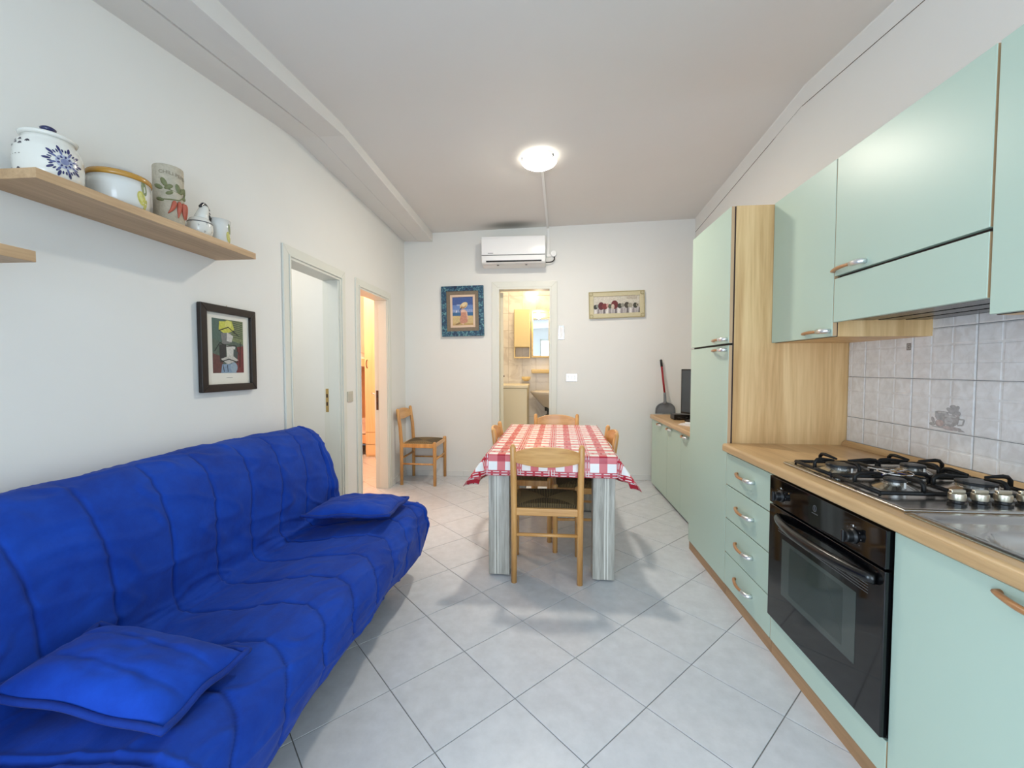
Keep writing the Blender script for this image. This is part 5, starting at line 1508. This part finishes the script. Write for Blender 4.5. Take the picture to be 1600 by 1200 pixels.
# ------------------------------------------------------------------ things on the low cabinet
BZ = 0.7302
t = thing('dustpan', 'grey dustpan with long red handle standing on the low cabinet', 'dustpan', (1.235, YB - 0.09, BZ))
cx, yy = 1.237, YB - 0.075
out = []
for k in range(15):
    a = PI * k / 14
    out.append((cx + 0.098 * math.cos(a) * (1 if abs(math.cos(a)) < 0.99 else 1), BZ + 0.030 + 0.085 * math.sin(a) ** 0.8))
out = [(cx + 0.098, BZ)] + out + [(cx - 0.098, BZ)]
put('pan', MB().prism(out, 'Y', yy, yy + 0.008), 'dustpan_grey', t, bevel=0.002)
rim = [(p[0], yy - 0.004, p[1]) for p in out]
put('pan_rim', MB().tube(rim, 0.006, 6), 'dustpan_grey', t, smooth=True)
put('socket', MB().tube([(cx - 0.002, yy - 0.004, BZ + 0.105), (cx - 0.005, yy - 0.004, BZ + 0.13), (cx - 0.008, yy - 0.002, BZ + 0.20), (cx - 0.009, yy - 0.002, BZ + 0.222)], [0.026, 0.016, 0.014, 0.013], 12), 'dustpan_grey', t, smooth=True)
put('shaft', MB().tube([(cx - 0.009, yy, BZ + 0.215), (cx - 0.034, yy + 0.035, BZ + 0.50)], 0.0105, 12), 'dustpan_red', t, smooth=True)
put('grip', MB().tube([(cx - 0.0335, yy + 0.0345, BZ + 0.495), (cx - 0.039, yy + 0.044, BZ + 0.563), (cx - 0.0395, yy + 0.045, BZ + 0.57)], [0.0125, 0.0125, 0.006], 12), 'black_plastic', t, smooth=True)

t = thing('television', 'dark flat television half hidden behind the tall cabinet', 'television', (1.33, 3.50, BZ))
p0 = Vector((1.232, 3.930)); p1 = Vector((1.495, 3.500)); dd = (p1 - p0).normalized(); nn = Vector((dd.y, -dd.x))
if nn.x > 0: nn = -nn
def slab(a, b, o0, o1, z0, z1):
    q = [p0 + dd * a + nn * o0, p0 + dd * b + nn * o0, p0 + dd * b + nn * o1, p0 + dd * a + nn * o1]
    return MB().prism([(v.x, v.y) for v in q], 'Z', z0, z1)
L = (p1 - p0).length
put('bezel', slab(0, L, -0.02, 0.012, 0.795, 1.200), 'black_plastic', t, bevel=0.003)
put('screen', slab(0.012, L - 0.012, 0.0115, 0.0135, 0.812, 1.188), 'tv_screen', t)
put('neck', slab(L * 0.42, L * 0.58, -0.015, 0.005, 0.745, 0.80), 'black_plastic', t)
put('foot', slab(L * 0.15, L * 0.80, -0.06, 0.05, BZ, 0.745), 'black_plastic', t, bevel=0.003)
t = thing('decoder_box', 'small black decoder box beside the dustpan', 'decoder', (1.245, 3.98, BZ))
put('case', MB().box(1.165, 1.33, 3.93, 4.05, BZ + 0.002, BZ + 0.052), 'black_plastic', t, bevel=0.006)
put('cable', MB().tube(catmull([(1.20, 3.92, BZ + 0.02), (1.19, 3.88, BZ + 0.03), (1.23, 3.86, BZ + 0.022), (1.27, 3.89, BZ + 0.03), (1.28, 3.925, BZ + 0.03)], 16), 0.004, 6), 'black_plastic', t, smooth=True)
t = thing('magazine_stack', 'loose white papers lying before the television', 'papers', (1.2, 3.6, BZ))
put('sheet', MB().prism([(1.105, 3.60), (1.19, 3.46), (1.29, 3.52), (1.205, 3.72)], 'Z', BZ, BZ + 0.006), 'paper', t)
put('sheet', MB().prism([(1.12, 3.61), (1.19, 3.49), (1.275, 3.54), (1.205, 3.69)], 'Z', BZ + 0.0062, BZ + 0.011), 'paper', t)
rc = put('remote_control', MB().prism([(1.150, 3.58), (1.170, 3.60), (1.255, 3.54), (1.238, 3.52)], 'Z', BZ + 0.0112, BZ + 0.028), 'white_gloss', None, (1.23, 3.70, BZ + 0.0112), bevel=0.004)
tag(rc, 'white remote control lying on the papers', 'remote control')

# ------------------------------------------------------------------ bedroom through the second doorway
t = thing('wardrobe', 'tall pine wardrobe in the warmly lit bedroom', 'wardrobe', (-2.35, 5.45, 0))
put('body', MB().box(-2.462, -1.95, 5.46, 6.02, 0.0, 2.56), 'pine_warm', t)
put('door', MB().box(-2.460, -2.21, 5.440, 5.459, 0.34, 2.55), 'pine_warm', t, bevel=0.002)
put('drawer', MB().box(-2.460, -2.21, 5.440, 5.459, 0.17, 0.335), 'pine_warm', t, bevel=0.002)
put('drawer', MB().box(-2.460, -2.21, 5.440, 5.459, 0.03, 0.165), 'pine_warm', t, bevel=0.002)
put('door', MB().box(-2.207, -1.955, 5.440, 5.459, 0.03, 2.55), 'pine_warm', t, bevel=0.002)
put('door_handle', MB().tube(catmull([(-2.425, 5.44, 1.21), (-2.425, 5.415, 1.24), (-2.425, 5.415, 1.29), (-2.425, 5.44, 1.32)], 8), 0.006, 6), 'brown_metal', t, smooth=True)
t = thing('bunk_bed', 'wooden bunk bed behind the wardrobe in the bedroom', 'bed', (-3.0, 5.7, 0))
put('side_rail', MB().box(-3.45, -2.475, 5.52, 5.545, 1.235, 1.335), 'bed_wood', t)
put('side_rail', MB().box(-3.45, -2.475, 5.52, 5.545, 0.17, 0.29), 'bed_wood', t)
for x in (-3.50, -2.56):
    put('post', MB().box(x, x + 0.06, 6.02, 6.08, 0, 1.62), 'bed_wood', t)
put('post', MB().box(-3.50, -3.44, 5.50, 5.56, 0, 1.62), 'bed_wood', t)
put('mattress', MB().box(-3.43, -2.49, 5.55, 6.15, 1.22, 1.34), 'bedding', t, bevel=0.03)
put('mattress', MB().box(-3.43, -2.49, 5.55, 6.15, 0.20, 0.30), 'dark_cloth', t, bevel=0.02)
put('bunk_panel', MB().box(-3.43, -2.49, 6.16, 6.18, 0.3, 1.22), 'bed_wood', t)
for nm, z, w_ in (('quilt', 1.335, 0.13), ('quilt', 0.30, 0.20)):
    mbq = MB(); N = 14; vs = []; fs = []
    for j in range(N + 1):
        for i in range(N + 1):
            u, v = i / N, j / N
            e_ = min(u, 1 - u, v, 1 - v)
            zz = z + w_ * sstep(0, 0.22, e_) * (0.8 + 0.35 * noise.noise(Vector((u * 4, v * 4, z))))
            vs.append((-3.42 + 0.92 * u, 5.55 + 0.58 * v, zz))
    for j in range(N):
        for i in range(N):
            a = j * (N + 1) + i; fs.append((a, a + 1, a + N + 2, a + N + 1))
    put(nm, mbq.add(vs, fs), 'bedding', t, smooth=True)
t = thing('radiator', 'white column radiator beside the wardrobe in the bedroom', 'radiator', (-1.95, 4.85, 0))
for k in range(6):
    x = -2.055 + k * 0.052
    put('column', MB().box(x, x + 0.042, 4.80, 4.90, 0.12, 0.875), 'radiator_white', t, bevel=0.012)
put('rail', MB().box(-2.050, -1.75, 4.83, 4.87, 0.845, 0.870), 'radiator_white', t)
put('rail', MB().box(-2.050, -1.75, 4.83, 4.87, 0.135, 0.165), 'radiator_white', t)
put('valve', MB().tube([(-2.05, 4.85, 0.855), (-2.075, 4.85, 0.90), (-2.11, 4.85, 0.905)], 0.011, 8), 'chrome', t, smooth=True)
put('foot', MB().lathe([(0.020, 0.0), (0.022, 0.03), (0.014, 0.06), (0.014, 0.13)], (-2.034, 4.85, 0), 12), 'wood_foot', t)
put('foot', MB().lathe([(0.020, 0.0), (0.022, 0.03), (0.014, 0.06), (0.014, 0.13)], (-1.774, 4.85, 0), 12), 'wood_foot', t)

# ------------------------------------------------------------------ bathroom through the end doorway
BY = 6.05
t = thing('bathroom_cabinet', 'cream bathroom wall cabinet with open shelf and lit mirror', 'cabinet', (-0.2, BY, 1.35))
put('side_box', MB().box(-0.470, -0.240, BY - 0.14, BY, 1.505, 2.040), 'cream_cabinet', t, bevel=0.003)
put('shelf_board', MB().box(-0.470, -0.240, BY - 0.14, BY, 1.352, 1.368), 'cream_rail', t)
put('shelf_side', MB().box(-0.470, -0.458, BY - 0.14, BY, 1.368, 1.505), 'cream_cabinet', t)
put('shelf_side', MB().box(-0.252, -0.240, BY - 0.14, BY, 1.368, 1.505), 'cream_cabinet', t)
put('cabinet_door', MB().box(-0.464, -0.246, BY - 0.156, BY - 0.141, 1.512, 2.034), 'cream_cabinet', t, bevel=0.002)
put('mirror_glass', MB().box(-0.205, 0.46, BY - 0.03, BY - 0.024, 1.385, 2.015), 'mirror', t)
mb_ = [(-0.228, 1.360, 0.488, 1.386), (-0.228, 2.014, 0.488, 2.042), (-0.228, 1.386, -0.204, 2.014), (0.464, 1.386, 0.488, 2.014)]
for a, b, c_, d_ in mb_:
    put('mirror_frame', MB().box(a, c_, BY - 0.06, BY - 0.02, b, d_), 'cream_rail', t, bevel=0.003)
lp = put('light_bar', MB().box(-0.20, 0.46, BY - 0.05, BY - 0.031, 1.93, 1.99), 'cream_rail', t)
put('bulb', MB().lathe([(0.0, -0.036), (0.020, -0.030), (0.036, -0.010), (0.036, 0.010), (0.022, 0.030), (0.012, 0.036), (0.0, 0.036)], (-0.125, BY - 0.10, 1.955), 20), 'bulb_glow', lp, smooth=True)
t = put('glass_shelf', MB().box(-0.225, 0.46, BY - 0.12, BY, 1.135, 1.190), 'cream_rail', None, (0.1, BY, 1.135), bevel=0.012)
tag(t, 'cream shelf under the bathroom mirror', 'shelf')
t = thing('soap_dish', 'small yellowish shell soap dish on the bathroom wall', 'soap dish', (-0.30, BY, 1.02))
put('dish', MB().lathe([(0.0, 1.022), (0.035, 1.026), (0.060, 1.050), (0.066, 1.085), (0.058, 1.085), (0.05, 1.055), (0.0, 1.034)], (-0.302, BY - 0.072, 0), 24), 'cream_rail', t, smooth=True)
put('wall_bracket', MB().box(-0.33, -0.275, BY - 0.03, BY, 1.04, 1.07), 'cream_rail', t)
t = thing('bathroom_unit', 'low cream cabinet behind the bathroom doorway', 'cabinet', (-0.48, 5.7, 0))
put('body', MB().box(-0.95, -0.262, 5.42, BY - 0.002, 0.02, 0.945), 'cream_door', t, bevel=0.004)
put('top', MB().box(-0.97, -0.250, 5.405, BY - 0.001, 0.947, 0.985), 'cream_door', t, bevel=0.006)
put('kickboard', MB().box(-0.93, -0.28, 5.44, 5.46, 0.0, 0.02), 'cream_rail', t)
t = thing('wash_basin', 'white wall-hung wash basin in the bathroom', 'basin', (0.12, 5.8, 0.62))
vs = []; fs = []; N = 28
rows = [(0.0, 0.600, 0.12), (0.10, 0.615, 0.12), (0.17, 0.680, 0.10), (0.25, 0.770, 0.06), (0.315, 0.850, 0.0), (0.335, 0.878, 0.0), (0.330, 0.892, 0.0), (0.29, 0.890, 0.0), (0.24, 0.80, 0.02), (0.12, 0.75, 0.04), (0.0, 0.745, 0.04)]
for r, z, sh in rows:
    for k in range(N):
        a = 2 * PI * k / N
        vs.append((0.10 + max(r, 1e-4) * math.cos(a), min(5.80 + sh + max(r, 1e-4) * 0.75 * math.sin(a), BY - 0.002), z))
for i in range(len(rows) - 1):
    for k in range(N):
        k2 = (k + 1) % N; fs.append((i * N + k, i * N + k2, (i + 1) * N + k2, (i + 1) * N + k))
fs.append(tuple(range(N - 1, -1, -1))); fs.append(tuple((len(rows) - 1) * N + k for k in range(N)))
put('bowl', MB().add(vs, fs), 'sanitary', t, smooth=True)
put('drain_pipe', MB().tube([(0.02, 5.86, 0.61), (0.02, 5.86, 0.56), (-0.01, 5.88, 0.52), (-0.01, BY, 0.52)], 0.020, 10), 'burner_cap', t, smooth=True)
put('trap', MB().lathe([(0.0, -0.05), (0.034, -0.046), (0.036, 0.02), (0.0, 0.022)], (0.0, 5.86, 0.655), 14), 'burner_cap', t)
